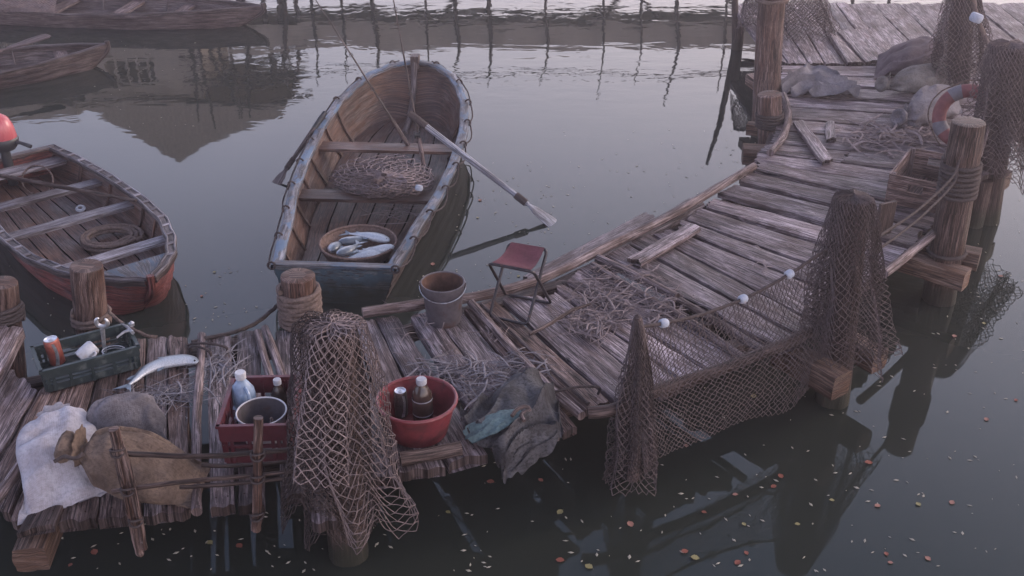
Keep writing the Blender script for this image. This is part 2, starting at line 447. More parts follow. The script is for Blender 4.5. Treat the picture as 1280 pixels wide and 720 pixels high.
pv = s.n.new('ShaderNodeVolumePrincipled'); pv.inputs['Color'].default_value = (.93, .86, .9, 1)
pv.inputs['Density'].default_value = .0056; pv.inputs['Anisotropy'].default_value = .72
s.link(pv.outputs[0], s.n['Material Output'].inputs['Volume'])
ho = hz.build('haze', s.m, smooth=False); ho['kind'] = 'stuff'; ho['label'] = 'pale lavender haze over the water'

# ================================================================ the jetty
jetty = thing('wooden_jetty', 'rickety curved jetty of grey weathered planks with gaps, crossing the whole picture', 'jetty', P(640, 470))
def plank(q, mat='deck', z=D, th=.045, parent=jetty, name='plank', seed=None, rag=.02, warp=.006, zs=None):
    sd_ = seed if seed is not None else random.random()*100
    A0, A1, B1, B0 = [P(x, y, (zs[i] if zs else z)) for i, (x, y) in enumerate(q)]
    L = ((A0-B0).length+(A1-B1).length)/2; W = ((A0-A1).length+(B0-B1).length)/2
    nu = max(6, min(48, int(L/.05))); nv = max(5, min(16, int(W/.018)))
    tilt = (random.random()-.5)*.012; lift = (random.random()-.5)*.008
    def top(a, b):
        ra = rag*nz(b*W*22, sd_, 3.3)*(1-a)**6*2.2; rb = rag*nz(b*W*22, sd_, 7.7)*a**6*2.2
        aa = a+(ra-rb)/max(L, .1)
        eb = .011*nz(a*L*5, sd_+(10 if b > .5 else 0), 1.2)/max(W, .05)*(abs(b-.5)*2)**3
        bb = b+eb
        p = lerp(lerp(A0, A1, bb), lerp(B0, B1, bb), aa)
        g = .004*nz(a*L*1.7, b*W*42+sd_, 4)+.0035*nz(a*L*5, b*W*90, sd_)
        e_ = (abs(b-.5)*2)**8*.006
        zz = p.z+g-e_+tilt*(b-.5)*2+lift+warp*nz(a*L*1.2, b*2, sd_)
        return V((p.x, p.y, zz))
    m = MB(); uvf = lambda a, b: (a*L, b*W)
    m.grid(top, nu, nv, uvf, flip=True)
    def side(bv, fl):
        m.grid(lambda a, c: top(a, bv)-V((0, 0, th*c)), nu, 1, lambda a, c: (a*L, bv*W+c*th), flip=fl)
    side(0, True); side(1, False)
    m.cur = 2
    m.grid(lambda a, c: top(0, a)-V((0, 0, th*c)), nv, 2, lambda a, c: (c*th*.3, a*W), flip=False)
    m.grid(lambda a, c: top(1, a)-V((0, 0, th*c)), nv, 2, lambda a, c: (L+c*th*.3, a*W), flip=True)
    m.cur = 0
    m.grid(lambda a, b: top(a, b)-V((0, 0, th)), 4, 1, uvf)
    m.cur = 1
    if W > .09:
        for a_ in (.045/max(L, .2)+.02, 1-.045/max(L, .2)-.02, .5 if L > 1.6 else None):
            if a_ is None: continue
            for b_ in (.27, .74):
                q = top(a_+random.uniform(-.01, .01), b_+random.uniform(-.05, .05)); i0 = [m.vert(q+V((math.cos(t)*.0055, math.sin(t)*.0055, .0035))) for t in (0, 1.05, 2.09, 3.14, 4.19, 5.24)]
                m.face(i0)
    m.cur = 0
    return m.build(name, [M[mat], M['rust'], M['endgrain']], parent)

# front platform, planks running away from the viewer
front = [
 [(-60,440),(-4,440),(-70,560),(-140,560)], [(0,452),(46,488),(-22,602),(-72,575)], [(49,487),(80,478),(10,640),(-18,612)],
 [(83,474),(128,440),(70,643),(13,650)], [(131,432),(152,428),(118,648),(73,650)], [(154,425),(182,423),(176,642),(121,648)],
 [(184,422),(209,421),(208,640),(179,643)], [(210,420),(234,421),(235,637),(210,640)],
 [(258,421),(288,418),(292,632),(262,636)], [(296,416),(323,414),(330,628),(298,631)],
 [(344,413),(372,409),(386,616),(352,620)], [(375,410),(400,406),(420,648),(388,652)], [(402,404),(440,402),(498,594),(424,604)],
 [(443,402),(468,398),(556,580),(501,592)], [(470,398),(497,396),(609,569),(559,579)],
 [(512,393),(539,389),(657,556),(624,566)], [(541,388),(575,384),(700,543),(660,555)],
 [(581,386),(588,383),(722,533),(704,541)], [(592,383),(619,375),(762,500),(728,514)],
 [(626,371),(676,370),(786,462),(769,501)], [(680,372),(692,363),(856,480),(826,492)], [(694,361),(704,355),(888,466),(860,478)],
 [(708,352),(724,338),(926,452),(894,464)], [(726,336),(737,329),(935,448),(928,451)],
 [(757,318),(784,305),(1000,424),(975,434)], [(788,303),(812,292),(1021,405),(1003,421)], [(815,291),(842,288),(1062,377),(1024,403)],
 [(846,285),(853,275),(1078,356),(1065,374)], [(858,272),(876,260),(1112,333),(1082,352)],
 [(881,257),(893,246),(1138,310),(1116,328)], [(899,240),(920,230),(1152,286),(1141,306)], [(925,225),(938,215),(1183,270),(1158,285)],
]
for i, q in enumerate(front):
    plank(q, 'deckbrown' if i in (0, 2, 3, 4, 5, 7, 17, 18) else 'deck', th=.06 if i < 16 else .045)
# walkway, planks running across
cross = [((978,80),(1272,82)), ((977,92),(1270,100)), ((976,104),(1268,118)), ((976,118),(1266,136)), ((975,132),(1264,152)), ((970,147),(1260,170)),
         ((965,162),(1254,188)), ((958,177),(1246,206)), ((950,190),(1232,226)), ((944,200),(1212,246)), ((940,211),(1190,267))]
for (a, b), (c, d) in zip(cross, cross[1:]):
    k1, k2 = random.uniform(-3, 6), random.uniform(-8, 4)
    if random.random() < .35:      # two lengths butted together
        f = random.uniform(.35, .65); mm = lambda p, q, f: (lerp(p[0], q[0], f), lerp(p[1], q[1], f))
        m0, m1 = mm(a, b, f), mm(c, d, f)
        plank([(a[0]+k1, a[1]+1), (c[0]+k1, c[1]-.8), (m1[0]-1, m1[1]-.8), (m0[0]-1, m0[1]+1)])
        plank([(m0[0]+1, m0[1]+.6), (m1[0]+1, m1[1]-1), (d[0]+k2, d[1]-1), (b[0]+k2, b[1]+1)])
    else:
        g1, g2 = random.uniform(.5, 1.8), random.uniform(.5, 1.8); plank([(a[0]+k1, a[1]+g1), (c[0]+k1, c[1]-g2), (d[0]+k2, d[1]-g1), (b[0]+k2, b[1]+g2)])
# far platform, planks laid aslant
xt = [915,936,960,986,1008,1030,1044,1060,1090,1124,1150,1182,1214,1246,1280,1316,1356,1390]
xb = [962,986,1012,1032,1057,1082,1101,1127,1166,1203,1236,1270,1306,1342,1380,1420,1464,1500]
for i in range(len(xt)-1):
    j = random.uniform(0, 3)
    if i == 0: plank([(916,8),(935,3),(984,79),(958,66)])
    elif i >= 11: plank([(xt[i]+1.2, 3+j), (xt[i+1]-1.2, 3), (xb[i+1]-6, 76), (xb[i]-3, 76)])
    else: plank([(xt[i]+1.2, 3+j), (xt[i+1]-1.2, 3), (xb[i+1]-2, 79), (xb[i]+.5, 79)])
plank([(1047,37),(1092,36),(1130,74),(1082,75)], z=D+.045, th=.035)
plank([(1036,42),(1044,40),(1078,76),(1060,78)], z=D+.04, th=.035)
# ledge boards outside the kerb pole
plank([(808,263),(822,275),(670,352),(652,344)], z=D-.03)
plank([(864,246),(884,256),(758,322),(742,314)], z=D-.02)
# raised walkway corner at the left edge
plank([(-60,398),(28,411),(-8,478),(-90,450)], z=D+.12, th=.07)
plank([(-70,455),(-12,478),(-60,570),(-120,540)], z=D+.1, th=.07)

def logtube(pts, r, name, mat='log', parent=jetty, seg=10, n=6, lump=.12):
    pp = catmull(pts, n); sd_ = random.random()*50
    rr = [r*(1+.10*nz(i*.31, sd_)) for i in range(len(pp))]
    m = MB(); m.tube(pp, rr, seg, fn=lambda th, L, f: 1+lump*nz(math.cos(th)*1.5, math.sin(th)*1.5+sd_, L*3))
    return m.build(name, M[mat], parent)
Zl = D+.035
logtube([P(453,391,Zl), P(500,384,Zl), P(552,377,Zl), P(600,370,Zl), P(655,356,Zl), P(700,338,Zl), P(760,308,Zl), P(805,287,Zl), P(850,263,Zl), P(895,236,Zl), P(942,208,Zl)], .036, 'kerb_pole')
logtube([P(979,119,Zl), P(984,135,Zl), P(985,150,Zl), P(978,172,Zl), P(963,191,Zl)], .036, 'kerb_pole')
for pts, r in (([(252,419),(251,450),(246,520),(246,600),(246,640)], .027), ([(322,415),(330,445),(340,480)], .025), ([(331,410),(342,440),(356,478)], .026),
               ([(589,379),(640,436),(690,488),(727,520)], .03), ([(747,323),(790,343),(846,372)], .034), ([(849,376),(900,406),(952,438)], .03), ([(740,331),(800,367),(870,407),(932,449)], .026),
               ([(602,381),(655,430),(735,505)], .014)):
    logtube([P(x, y, D+.02) for x, y in pts], r, 'deck_pole', seg=10)
logtube([P(735,516,D+.06), P(770,511,D+.07), P(825,487,D+.07), P(900,462,D+.07), P(985,428,D+.07), P(1010,415,D+.07)], .038, 'kerb_pole', 'dark')
logtube([P(1105,342,D+.05), P(1135,318,D+.06), P(1172,288,D+.06), P(1200,262,D+.06)], .035, 'kerb_pole')
logtube([P(500,574,D+.05), P(540,567,D+.05), P(576,560,D+.05)], .04, 'kerb_pole', 'dark')
logtube([P(-30,655,D+.08), P(5,612,D+.08), P(40,560,D+.08), P(74,508,D+.06)], .03, 'deck_pole')
# beams under the deck
def beam(a, b, w=.16, h=.16, mat='beam', name='beam', zt=None):
    m = MB(); d = (b-a).normalized(); y = V((0, 0, 1)).cross(d).normalized(); z = d.cross(y); L = (b-a).length; sd_ = random.random()*90
    nn = max(6, int(L/.08))
    def ringp(f, th):
        cx, cy = math.cos(th), math.sin(th); k = max(abs(cx), abs(cy)); k = k**.82
        w2 = w/2*(1+.1*nz(f*L*2, th*1.5, sd_)+.05*nz(f*L*3, th*9, sd_))
        return a+d*(L*f)+y*(cx/k*w2)+z*(cy/k*w2*h/w)
    sg = 24
    m.grid(lambda f, t: ringp(f, t*2*PI), nn, sg, lambda f, t: (f*L, t*w*4), closed=True)
    for f, fl in ((0, False), (1, True)):
        m.grid(lambda q, t: a+d*(L*f)+(ringp(f, t*2*PI)-a-d*(L*f))*(.02+.98*q), 3, sg, lambda q, t: (q*.1*math.cos(t*6.28), q*w*math.sin(t*6.28)), closed=True, flip=fl)
    return m.build(name, M[mat], jetty)
beam(P(95,560,.38), P(38,700,.38), .17, .15)
beam(P(975,438,.36), P(1052,482,.36), .17, .17); beam(P(1040,420,.33), P(1100,452,.33), .15, .15)
beam(P(1120,303,.36), P(1224,325,.36), .16, .16); beam(P(1110,320,.3), P(1208,350,.3), .15, .15)
beam(P(1190,208,.36), P(1260,226,.36), .16, .16); beam(P(1010,196,.34), P(928,192,.34), .17, .17); beam(P(1010,170,.36), P(934,160,.36), .12, .12)
beam(P(1005,150,.38), P(938,98,.38), .12, .12)
# joists hidden under the planks, carrying them
for pts in ([(-60,600),(240,600),(500,560)], [(-40,500),(200,450),(430,430)], [(500,420),(700,360),(900,262),(980,205)], [(600,545),(760,490),(990,412),(1120,325)],
            [(985,85),(975,140),(962,190),(940,222)], [(1250,85),(1240,160),(1210,232),(1160,285)], [(925,10),(1290,12)], [(975,70),(1300,72)], [(560,480),(740,425),(960,340),(1060,260)]):
    pp = [P(x, y, D-.11) for x, y in pts]
    for a, b in zip(pp, pp[1:]): beam(a, b, .1, .1, 'dark', 'joist')
# piles
for x, y in ((60,500),(215,500),(560,470),(720,440),(880,400),(1100,300),(990,240),(760,330),(600,385),(470,410),(300,425),(1230,225),(985,95),(925,20),(1235,100),(1150,20),(1270,10)):
    p = P(x, y, 0.44); m = MB(); sd_ = random.random()*9
    m.tube([V((p.x, p.y, z_)) for z_ in (-.8, -.2, .2, .44)], .075, 12, fn=lambda th, L, f: 1+.1*nz(math.cos(th)*2, math.sin(th)*2+sd_, L))
    m.build('pile', M['dark'], jetty)
# lashings
def rope(m, pts, r, seg=9, n=6, twist=True):
    pp = catmull(pts, n) if n > 1 else pts
    # resample finely so that the lay of the strands shows
    out = [pp[0]]
    for p in pp[1:]:
        d = (p-out[-1]).length; k = max(1, int(d/(r*1.6)))
        base = out[-1]
        for i in range(1, k+1): out.append(lerp(base, p, i/k))
    m.tube(out, r, seg, fn=(lambda th, L, f: 1+.17*math.cos(3*th-L/r*.85)) if twist else None)
    return m
for a, b in (((692,491),(748,484)), ((236,431),(282,434)), ((238,434),(262,440))):
    m = MB(); pa, pb = P(a[0], a[1], D+.05), P(b[0], b[1], D+.05)
    rope(m, [pa-V((0, 0, .05)), pa, (pa+pb)/2+V((0, 0, .02)), pb, pb-V((0, 0, .05))], .008)
    m.build('lashing', M['ropedark'], jetty)

# ================================================================ posts
def post(top_px, base_px, zb, rt, rb, label, name='mooring_post', wrap=None, mat='post', group=None, lean_free=False, zbot=-.5, wr=.014, wm='rope'):
    b = P(base_px[0], base_px[1], zb); t = PY(top_px[0], top_px[1], b.y)
    ax = (t-b); H = ax.length; ax = ax/H
    t0 = b-ax*((zb-zbot)/ax.z)
    root = thing(name, label, 'post', V((t0.x, t0.y, zbot)), group)
    sd_ = random.random()*60; L = (t-t0).length; n = 26
    prof = [lerp(t0, t, i/n) for i in range(n+1)]
    rr = [lerp(rb, rt, i/n)*(1+.03*nz(i*.4, sd_)) for i in range(n+1)]
    prof += [t+ax*.006, t+ax*.008]; rr += [rt*.93, rt*.5]
    def g(th, L_, f):
        return 1+.05*nz(math.cos(th)*2, math.sin(th)*2+sd_, L_*1.2)-.085*max(0, nz(math.cos(th)*7, math.sin(th)*7+sd_, L_*.6))+.02*nz(math.cos(th)*16, math.sin(th)*16, L_*2+sd_)
    m = MB(); m.tube(prof, rr, 44, fn=g); m.build('trunk', M[mat], root)
    if wrap:
        for (f0, f1, turns) in wrap:
            m = MB(); pts = []; K = int(turns*26)
            for k in range(K+1):
                f = lerp(f0, f1, k/K); th = 2*PI*turns*k/K; rad = lerp(rb, rt, f*.5+.5)+wr*.75+.004*nz(k*.3, sd_)
                pts.append(b+ax*(H*f)+V((math.cos(th)*rad, math.sin(th)*rad, .006*nz(k*.15, sd_))))
            rope(m, pts, wr, 8, 1)
            m.build('rope_winding', M[wm], root)
    return root, b, t
post((3,354), (10,424), .45, .095, .1, 'short cracked post with a rope collar, cut off by the left edge', wrap=[(.35, .62, 4)], wm='ropedark')
post((108,333), (116,418), .4, .105, .112, 'orange-brown post behind the green crate, rope round its foot', wrap=[(.18, .36, 2.6)])
postC, pCb, pCt = post((372,345), (377,410), .47, .112, .118, 'stout post thickly wound with rope at the stern of the open rowboat', wrap=[(.1, .78, 7.6)], wr=.019)
post((967,-45), (958,119), .45, .135, .14, 'tall reddish post rising past the top edge, rope round its upper part', wrap=[(.72, .98, 8)], wr=.02)
post((962,118), (962,188), .2, .115, .12, 'low stump in front of the tall reddish post, bound with thin cord', wrap=[(.42, .68, 5)], wr=.013, wm='ropedark')
postG, pGb, pGt = post((1211,153), (1173,374), 0, .118, .13, 'thick upright post with rope winding beside the wooden crate and lifebuoy', wrap=[(.60, .80, 7.5), (.27, .3, 1.2)], wr=.016, wm='ropedark')
post((1067,248), (1040,500), 0, .1, .12, 'post hidden under the draped net right of centre', mat='dark')
post((412,410), (436,692), 0, .12, .105, 'post hidden under the big foreground net', mat='dark')
post((1262,58), (1236,250), .2, .11, .12, 'post under the net at the right edge', mat='dark')
post((1206,-25), (1196,112), .45, .12, .12, 'post under the net hanging at the upper right', mat='dark')
b_ = P(797, 514, D+.0); t_ = PY(797, 396, b_.y)
m = MB(); m.tube([b_-V((0, 0, .8)), lerp(b_, t_, .5)+V((.01, 0, 0)), t_], [.04, .034, .022], 10); tag(m.build('stake', M['log']), 'thin pointed stake inside the narrow net cone', 'stake')
m = MB(); b_ = P(957, 113, D+.0); m.tube([b_, PY(957, 18, b_.y), PY(958, -60, b_.y)], .013, 8)
tag(m.build('pole', M['log']), 'slim straight pole leaning on the tall reddish post', 'pole')

# ================================================================ nets
def net_over(fn, nu, nv, r=.0032, closed=False, jit=.18, holes=0.0, seed=1.0, seg=3):
    """knotted diamond mesh laid over the surface fn(a, b); a runs along, b runs down"""
    m = MB(); N = {}
    rng = random.Random(int(seed*100)); cells_ = 0
    def node(i, j):
        k = (i % nu if closed else i, j)
        if k not in N:
            a = (i+.5*(j % 2)+jit*rng.uniform(-1, 1))/nu; b = (j+jit*rng.uniform(-1, 1))/nv
            N[k] = fn(a, min(max(b, 0), 1))
        return N[k]
    for j in range(nv):
        for i in range(nu if closed else nu+1):
            p = node(i, j)
            for i2 in ((i, i+1) if j % 2 else (i-1, i)):
                if not closed and (i2 < 0 or i2 > nu): continue
                if rng.random() < holes: continue
                q = node(i2, j+1)
                d = q-p
                if d.length > .5 or d.length < 1e-5: continue
                mid = (p+q)/2+V((rng.uniform(-1, 1), rng.uniform(-1, 1), rng.uniform(-1, 1)))*d.length*.07
                b0 = len(m.v); t = d.normalized(); a = t.cross(V((0, 0, 1)) if abs(t.z) < .9 else V((1, 0, 0))).normalized(); bb = t.cross(a)
                rr = r*rng.uniform(.75, 1.15)
                for c, k in ((p, 1.35), (mid, .9), (q, 1.35)):
                    for s_ in range(seg):
                        th = 2*PI*s_/seg; m.vert(c+a*(math.cos(th)*rr*k)+bb*(math.sin(th)*rr*k))
                for h in range(2):
                    for s_ in range(seg):
                        s2 = (s_+1) % seg
                        m.face([b0+h*seg+s_, b0+h*seg+s2, b0+(h+1)*seg+s2, b0+(h+1)*seg+s_], [(0, 0), (0, .01), (.01, .01), (.01, 0)])
    return m
def cone(T, B, rt, rb, k=5, amp=.25, seed=1.0, hem=.06, pw=1.0, cap=.1, sq=(1, 1)):
    def fn(a, b):
        th = 2*PI*a
        if b < cap:
            f = b/cap; r = rt*f; c = T+V((0, 0, .015*(1-f)))
            v = 0
        else:
            v = (b-cap)/(1-cap); r = lerp(rt, rb, v**pw); c = lerp(T, B, v)
            c = c+V((0, 0, hem*v*nz(math.cos(th)*1.6, math.sin(th)*1.6, seed)*2))
        c = c+V((nz(v*2.2, seed*3.1), nz(v*2.2, seed*5.3), 0))*.09*v
        r *= 1+.16*nz(v*4.5, math.cos(th)*1.2+seed, math.sin(th)*1.2)*min(1, v*3)
        r *= 1+amp*min(1, v*2)*((1-1.7*abs(math.sin((k*th+2.4*nz(v*1.8, seed)+seed)/2+.35*math.sin(th+seed))))*.75+.6*nz(math.cos(th)*2.3+seed, math.sin(th)*2.3, v*2.5))
        return c+V((math.cos(th)*r*sq[0], math.sin(th)*r*sq[1], .02*nz(th*2, v*6, seed)))
    return fn
def cone_net(T, B, rt, rb, label, cell=.055, layers=1, mat='net', r=.0032, group=None, **kw):
    root = None
    H = (T-B).length+rt
    seed = kw.pop('seed', 1.0)
    ob = []
    mats = mat if isinstance(mat, tuple) else (mat,)*layers
    mbs = []
    for l in range(layers):
        k = 1-.14*l
        f = cone(T-V((0, 0, .008*l)), B+V((0, 0, .05*l)), rt*(1-.05*l), rb*k, seed=seed+l*3.3, **kw)
        cl_ = cell*(1 if l == 0 else .72)
        mb = net_over(f, max(8, int(2*PI*rb*k*.95/cl_)), max(6, int(H/(cl_*.55))), r*(1 if l == 0 else .9), True, seed=seed+l, holes=.01)
        mbs.append((mb, mats[l]))
    if layers == 1:
        return tag(mbs[0][0].build('fishing_net', M[mats[0]]), label, 'fishing net', group)
    root = thing('fishing_net', label, 'fishing net', V((B.x, B.y, B.z)), group)
    for i, (mb, mm) in enumerate(mbs): mb.build('net_layer', M[mm], root)
    return root
G = 'fishing nets draped over the jetty posts'
b_ = P(436, 692, 0)
T = PY(411, 406, b_.y); B = PY(432, 655, b_.y-.05)
n1 = thing('fishing_net', 'large brown net tented over the foreground post, between dark red crate and basin', 'fishing net', V((B.x, B.y, .1)), G)
for (TT, BB, rt_, rb_, kk, am_, sd_, hm_, pw_, cl_, r_, mt_) in (
      (T+V((.02, -.03, .01)), PY(402, 590, b_.y-.16), .115, .155, 4, .26, 2.0, .07, .8, .056, .0028, 'netpale'),
      (T+V((.03, 0, 0)), PY(452, 640, b_.y-.04), .15, .25, 6, .3, 3.4, .12, .75, .056, .0026, 'net'),
      (T+V((-.03, .02, -.01)), PY(404, 625, b_.y-.02), .15, .21, 5, .28, 6.1, .1, .7, .04, .0026, 'netdark'),
      (T+V((0, .01, -.02)), PY(430, 650, b_.y), .13, .21, 4, .2, 8.2, .1, .7, .045, .0026, 'netdark')):
    f = cone(TT, BB, rt_, rb_, k=kk, amp=am_, seed=sd_, hem=hm_, pw=pw_, cap=.13)
    net_over(f, int(2*PI*rb_*1.0/cl_), int(((TT-BB).length+rt_)/(cl_*.52)), r_, True, seed=sd_, holes=.012, jit=.1).build('net_layer', M[mt_], n1)
b_ = P(797, 514, D); T = PY(797, 398, b_.y); B = PY(791, 598, b_.y-.1)
cone_net(T, B, .02, .16, 'narrow net cone hung on the thin stake, left end of the long net', .042, 2, ('netmid', 'netdark'), k=5, amp=.34, group=G, seed=5.0, pw=.8, hem=.05, r=.003)
b_ = P(1040, 500, 0); T = PY(1067, 246, b_.y); B = PY(1056, 440, b_.y-.02)
cone_net(T, B, .115, .27, 'dark net draped over the post right of centre, where the float line ends', .046, 2, ('netmid', 'netdark'), k=6, amp=.32, group=G, seed=7.0, pw=.75, r=.0027, hem=.09)
b_ = P(1236, 250, .2); T = PY(1262, 55, b_.y); B = PY(1256, 206, b_.y)
cone_net(T, B, .15, .33, 'net over the post at the right edge, just behind the lifebuoy', .056, 3, ('net', 'netmid', 'netdark'), k=6, amp=.3, group=G, seed=9.0, pw=.7, r=.0032, hem=.1)
b_ = P(1196, 112, .45); T = PY(1206, -25, b_.y); B = PY(1198, 104, b_.y)
cone_net(T, B, .14, .34, 'net hanging past the top edge beside the stacked sacks', .055, 2, ('net', 'netdark'), k=7, amp=.28, group=G, seed=11.0, r=.0035)
b_ = P(1005, 40, D); T = PY(1000, -25, b_.y); B = PY(1004, 44, b_.y)
cone_net(T, B, .2, .4, 'heap of net right of the tall reddish post at the top', .065, 2, ('net', 'netdark'), k=5, amp=.25, group=G, seed=13.0, r=.0035, pw=.7)
b_ = P(940, 30, D); T = PY(944, -12, b_.y); B = PY(942, 34, b_.y)
cone_net(T, B, .08, .18, 'small tuft of net left of the tall reddish post at the top', .06, 2, ('net', 'netdark'), k=4, amp=.25, group=G, seed=15.0, r=.0035)
# the long net on the float line
Yk, Yf = P(797, 514, D).y, P(1040, 500, 0).y
line_px = [(798, 409), (835, 403), (880, 392), (928, 374), (965, 355), (997, 336), (1052, 297)]
line = [PY(x, y, lerp(Yk, Yf, (x-798)/254)) for x, y in line_px]
lc = catmull(line, 8)
def atc(c, t):
    f = max(0, min(1, t))*(len(c)-1); i = min(int(f), len(c)-2); return lerp(c[i], c[i+1], f-i)
kerb = catmull([P(795,505,D+.08), P(825,489,D+.11), P(900,464,D+.11), P(985,430,D+.11), P(1035,405,D+.12)], 8)
low = catmull([PY(806,596,4.93), PY(830,570,5.03), PY(880,550,5.2), PY(930,526,5.42), PY(985,514,5.6), PY(1015,482,5.82)], 8)
def longnet(a, b):
    t = atc(lc, a); k = atc(kerb, a); l = atc(low, a)
    if b < .42:
        f = b/.42; p = lerp(t, k, f)-V((0, 0, .05*math.sin(PI*f)*math.sin(PI*a)))
    else:
        f = (b-.42)/.58; p = lerp(k, l, f)+V((0, -.05*math.sin(PI*f), .03*math.sin(PI*f)))
    w = .03*(nz(a*9, b*1.5, 3)+.6*nz(a*22, b*2, 8))*min(1, b*4)
    return p+V((w*.3, -w, w*.6))
ln = thing('fishing_net', 'long net slung from the float line over the deck edge towards the water', 'fishing net', P(900, 464, D), G)
net_over(longnet, 44, 40, .0027, seed=21, holes=.012).build('net_panel', M['netmid'], ln)
fl = thing('float_line', 'rope with white floats running from the thin stake to the net-covered post', 'rope', line[3])
m = MB(); rope(m, line, .0105, 8, 8); m.build('rope', M['ropedark'], fl)
for x in (.148, .505, .79):
    p = atc(lc, x); q = atc(lc, x+.02); ax = (q-p).normalized()
    m = MB(); m.lathe(p-ax*.03, [(.001, 0), (.02, 0), (.026, .008), (.028, .026), (.026, .044), (.02, .052), (.001, .052)], 20, ax); m.build('float', M['float'], fl)

# mooring ropes and guy ropes
def mrope(pts, r, label, mat='rope', nm='rope'):
    m = MB(); rope(m, pts, r); return tag(m.build(nm, M[mat]), label, 'rope')
mrope([P(352,376,.62), P(340,388,.45), P(318,405,.4), P(290,416,.47), P(262,422,.52), P(240,428,.53)], .014, 'slack dark rope from the rope-wound post over the water to the deck edge', 'ropedark')
mrope([P(136,390,.62), P(150,402,.58), P(165,411,.56), P(185,420,.54), P(197,421,.53)], .011, 'short rope from the orange-brown post down to the deck')
gy = pGb.y-.14
mrope([PY(1199,200,gy), PY(1190,222,gy-.1), PY(1148,262,lerp(gy,6.15,.5)), PY(1096,297,6.12)], .009, 'upper guy rope between the thick post and the net-covered post', 'ropedark')
mrope([PY(1197,214,gy), PY(1190,232,gy-.08), PY(1150,272,lerp(gy,6.15,.5)), PY(1098,312,6.12)], .008, 'lower guy rope between the thick post and the net-covered post', 'ropedark')
tag(logtube([P(1224, 196, .8), P(1238, 150, .95), P(1256, 100, 1.1)], .02, 'pole', 'log', None), 'bare pole leaning against the net at the right edge', 'pole')
mrope([PY(1215,-10,10.3), PY(1222,22,10.2), PY(1234,52,10.1), PY(1246,74,9.8)], .02, 'thick rope with a white float between the two upper right nets')
m = MB(); c_ = PY(1219, 22, 10.15); m.lathe(c_-V((0, 0, .04)), [(.001, 0), (.05, .0), (.062, .02), (.062, .06), (.05, .08), (.001, .08)], 20, V((.3, 0, 1))); tag(m.build('float', M['float']), 'white float on the thick rope at the upper right', 'float')

# ================================================================ loose straw
def straw(px_pts, n, label, mat='straw', spread=.1, ln_=(.1, .32), z=D, seed=1, h=.05, r=.0022):
    rng = random.Random(seed); m = MB()
    for _ in range(n):
        c = rng.choice(px_pts); x = c[0]+rng.gauss(0, c[2]); y = c[1]+rng.gauss(0, c[3])
        p = P(x, y, z+.01); a = rng.uniform(0, 2*PI); L = rng.uniform(*ln_)*.5
        d = V((math.cos(a), math.sin(a), 0)); e_ = V((-d.y, d.x, 0))*rng.uniform(-.35, .35)*L
        hh = rng.uniform(0, h)
        pts = [p-d*L+V((0, 0, rng.uniform(0, h*.6))), p+e_+V((0, 0, hh)), p+d*L+V((0, 0, rng.uniform(0, h*.8)))]
        pp = catmull(pts, 3)
        rr = r*rng.uniform(.5, 1.6)
        m.tube(pp, [rr*.5]+[rr]*(len(pp)-2)+[rr*.3], 4, False, flat=rng.choice((.3, 1, 2.2)))
    return tag(m.build('straw', M[mat]), label, 'straw', kind='stuff')
straw([(600,470,28,14),(650,462,20,12),(560,466,20,9),(600,490,20,8)], 220, 'tangle of dry reeds between the red basin and the muddy cloth', 'strawgrey', seed=3)
straw([(770,345,25,10),(800,372,22,10),(830,385,16,8),(745,372,20,10),(760,400,18,10),(735,412,14,8)], 330, 'wide tangle of dry reeds on the middle planks behind the stake', seed=4)
straw([(1100,165,22,8),(1125,178,18,8),(1080,178,14,6),(1150,165,12,5)], 150, 'tangle of dry reeds beside the wooden crate', seed=5, ln_=(.15, .45), r=.0045, h=.07)
straw([(265,462,14,6),(225,490,22,5),(200,497,20,5),(285,450,8,10)], 150, 'thin tangle of grey fibres beside the lone fish', 'strawgrey', seed=6, r=.0018, ln_=(.1, .4), h=.03)
straw([(620,420,14,5),(800,345,10,8),(960,330,14,8),(545,400,10,4),(430,430,20,20),(520,420,20,15)], 60, 'stray reeds scattered over the planks', seed=8, ln_=(.06, .2))

def scrap(poly, label, mat, cells, seed, r=.0022, h=.035, z=D):
    (x0, y0), (x1, y1), (x2, y2), (x3, y3) = poly
    def fn(a, b):
        a2 = a+.16*nz(a*3, b*3, seed); b2 = b+.16*nz(a*3, b*3, seed+5)
        x = lerp(lerp(x0, x1, a2), lerp(x3, x2, a2), b2); y = lerp(lerp(y0, y1, a2), lerp(y3, y2, a2), b2)
        return P(x, y, z+.012+h*max(0, nz(a*6, b*6, seed+8))*1.6+.008*nz(a*20, b*20, seed))
    return tag(net_over(fn, cells[0], cells[1], r, seed=seed, jit=.55, holes=.14).build('net_scrap', M[mat]), label, 'net scrap')
scrap([(735,345),(800,338),(845,392),(765,400)], 'flattened scrap of grey net in the reeds behind the thin stake', 'netpale', (20, 22), 51)
scrap([(700,395),(750,372),(790,405),(735,425)], 'smaller torn net scrap left of the net cone on the planks', 'netpale', (15, 14), 52)
scrap([(560,455),(640,445),(668,475),(590,492)], 'torn net scrap lying between the red basin and the kerb pole', 'netpale', (22, 15), 53)
scrap([(1070,158),(1140,150),(1165,172),(1090,182)], 'torn net scrap lying between the wooden crate and the pale grey sack', 'netpale', (18, 12), 54)
scrap([(192,492),(240,470),(290,450),(240,505)], 'wispy net scrap beside the lone fish', 'netpale', (16, 8), 55, r=.0016, h=.02)

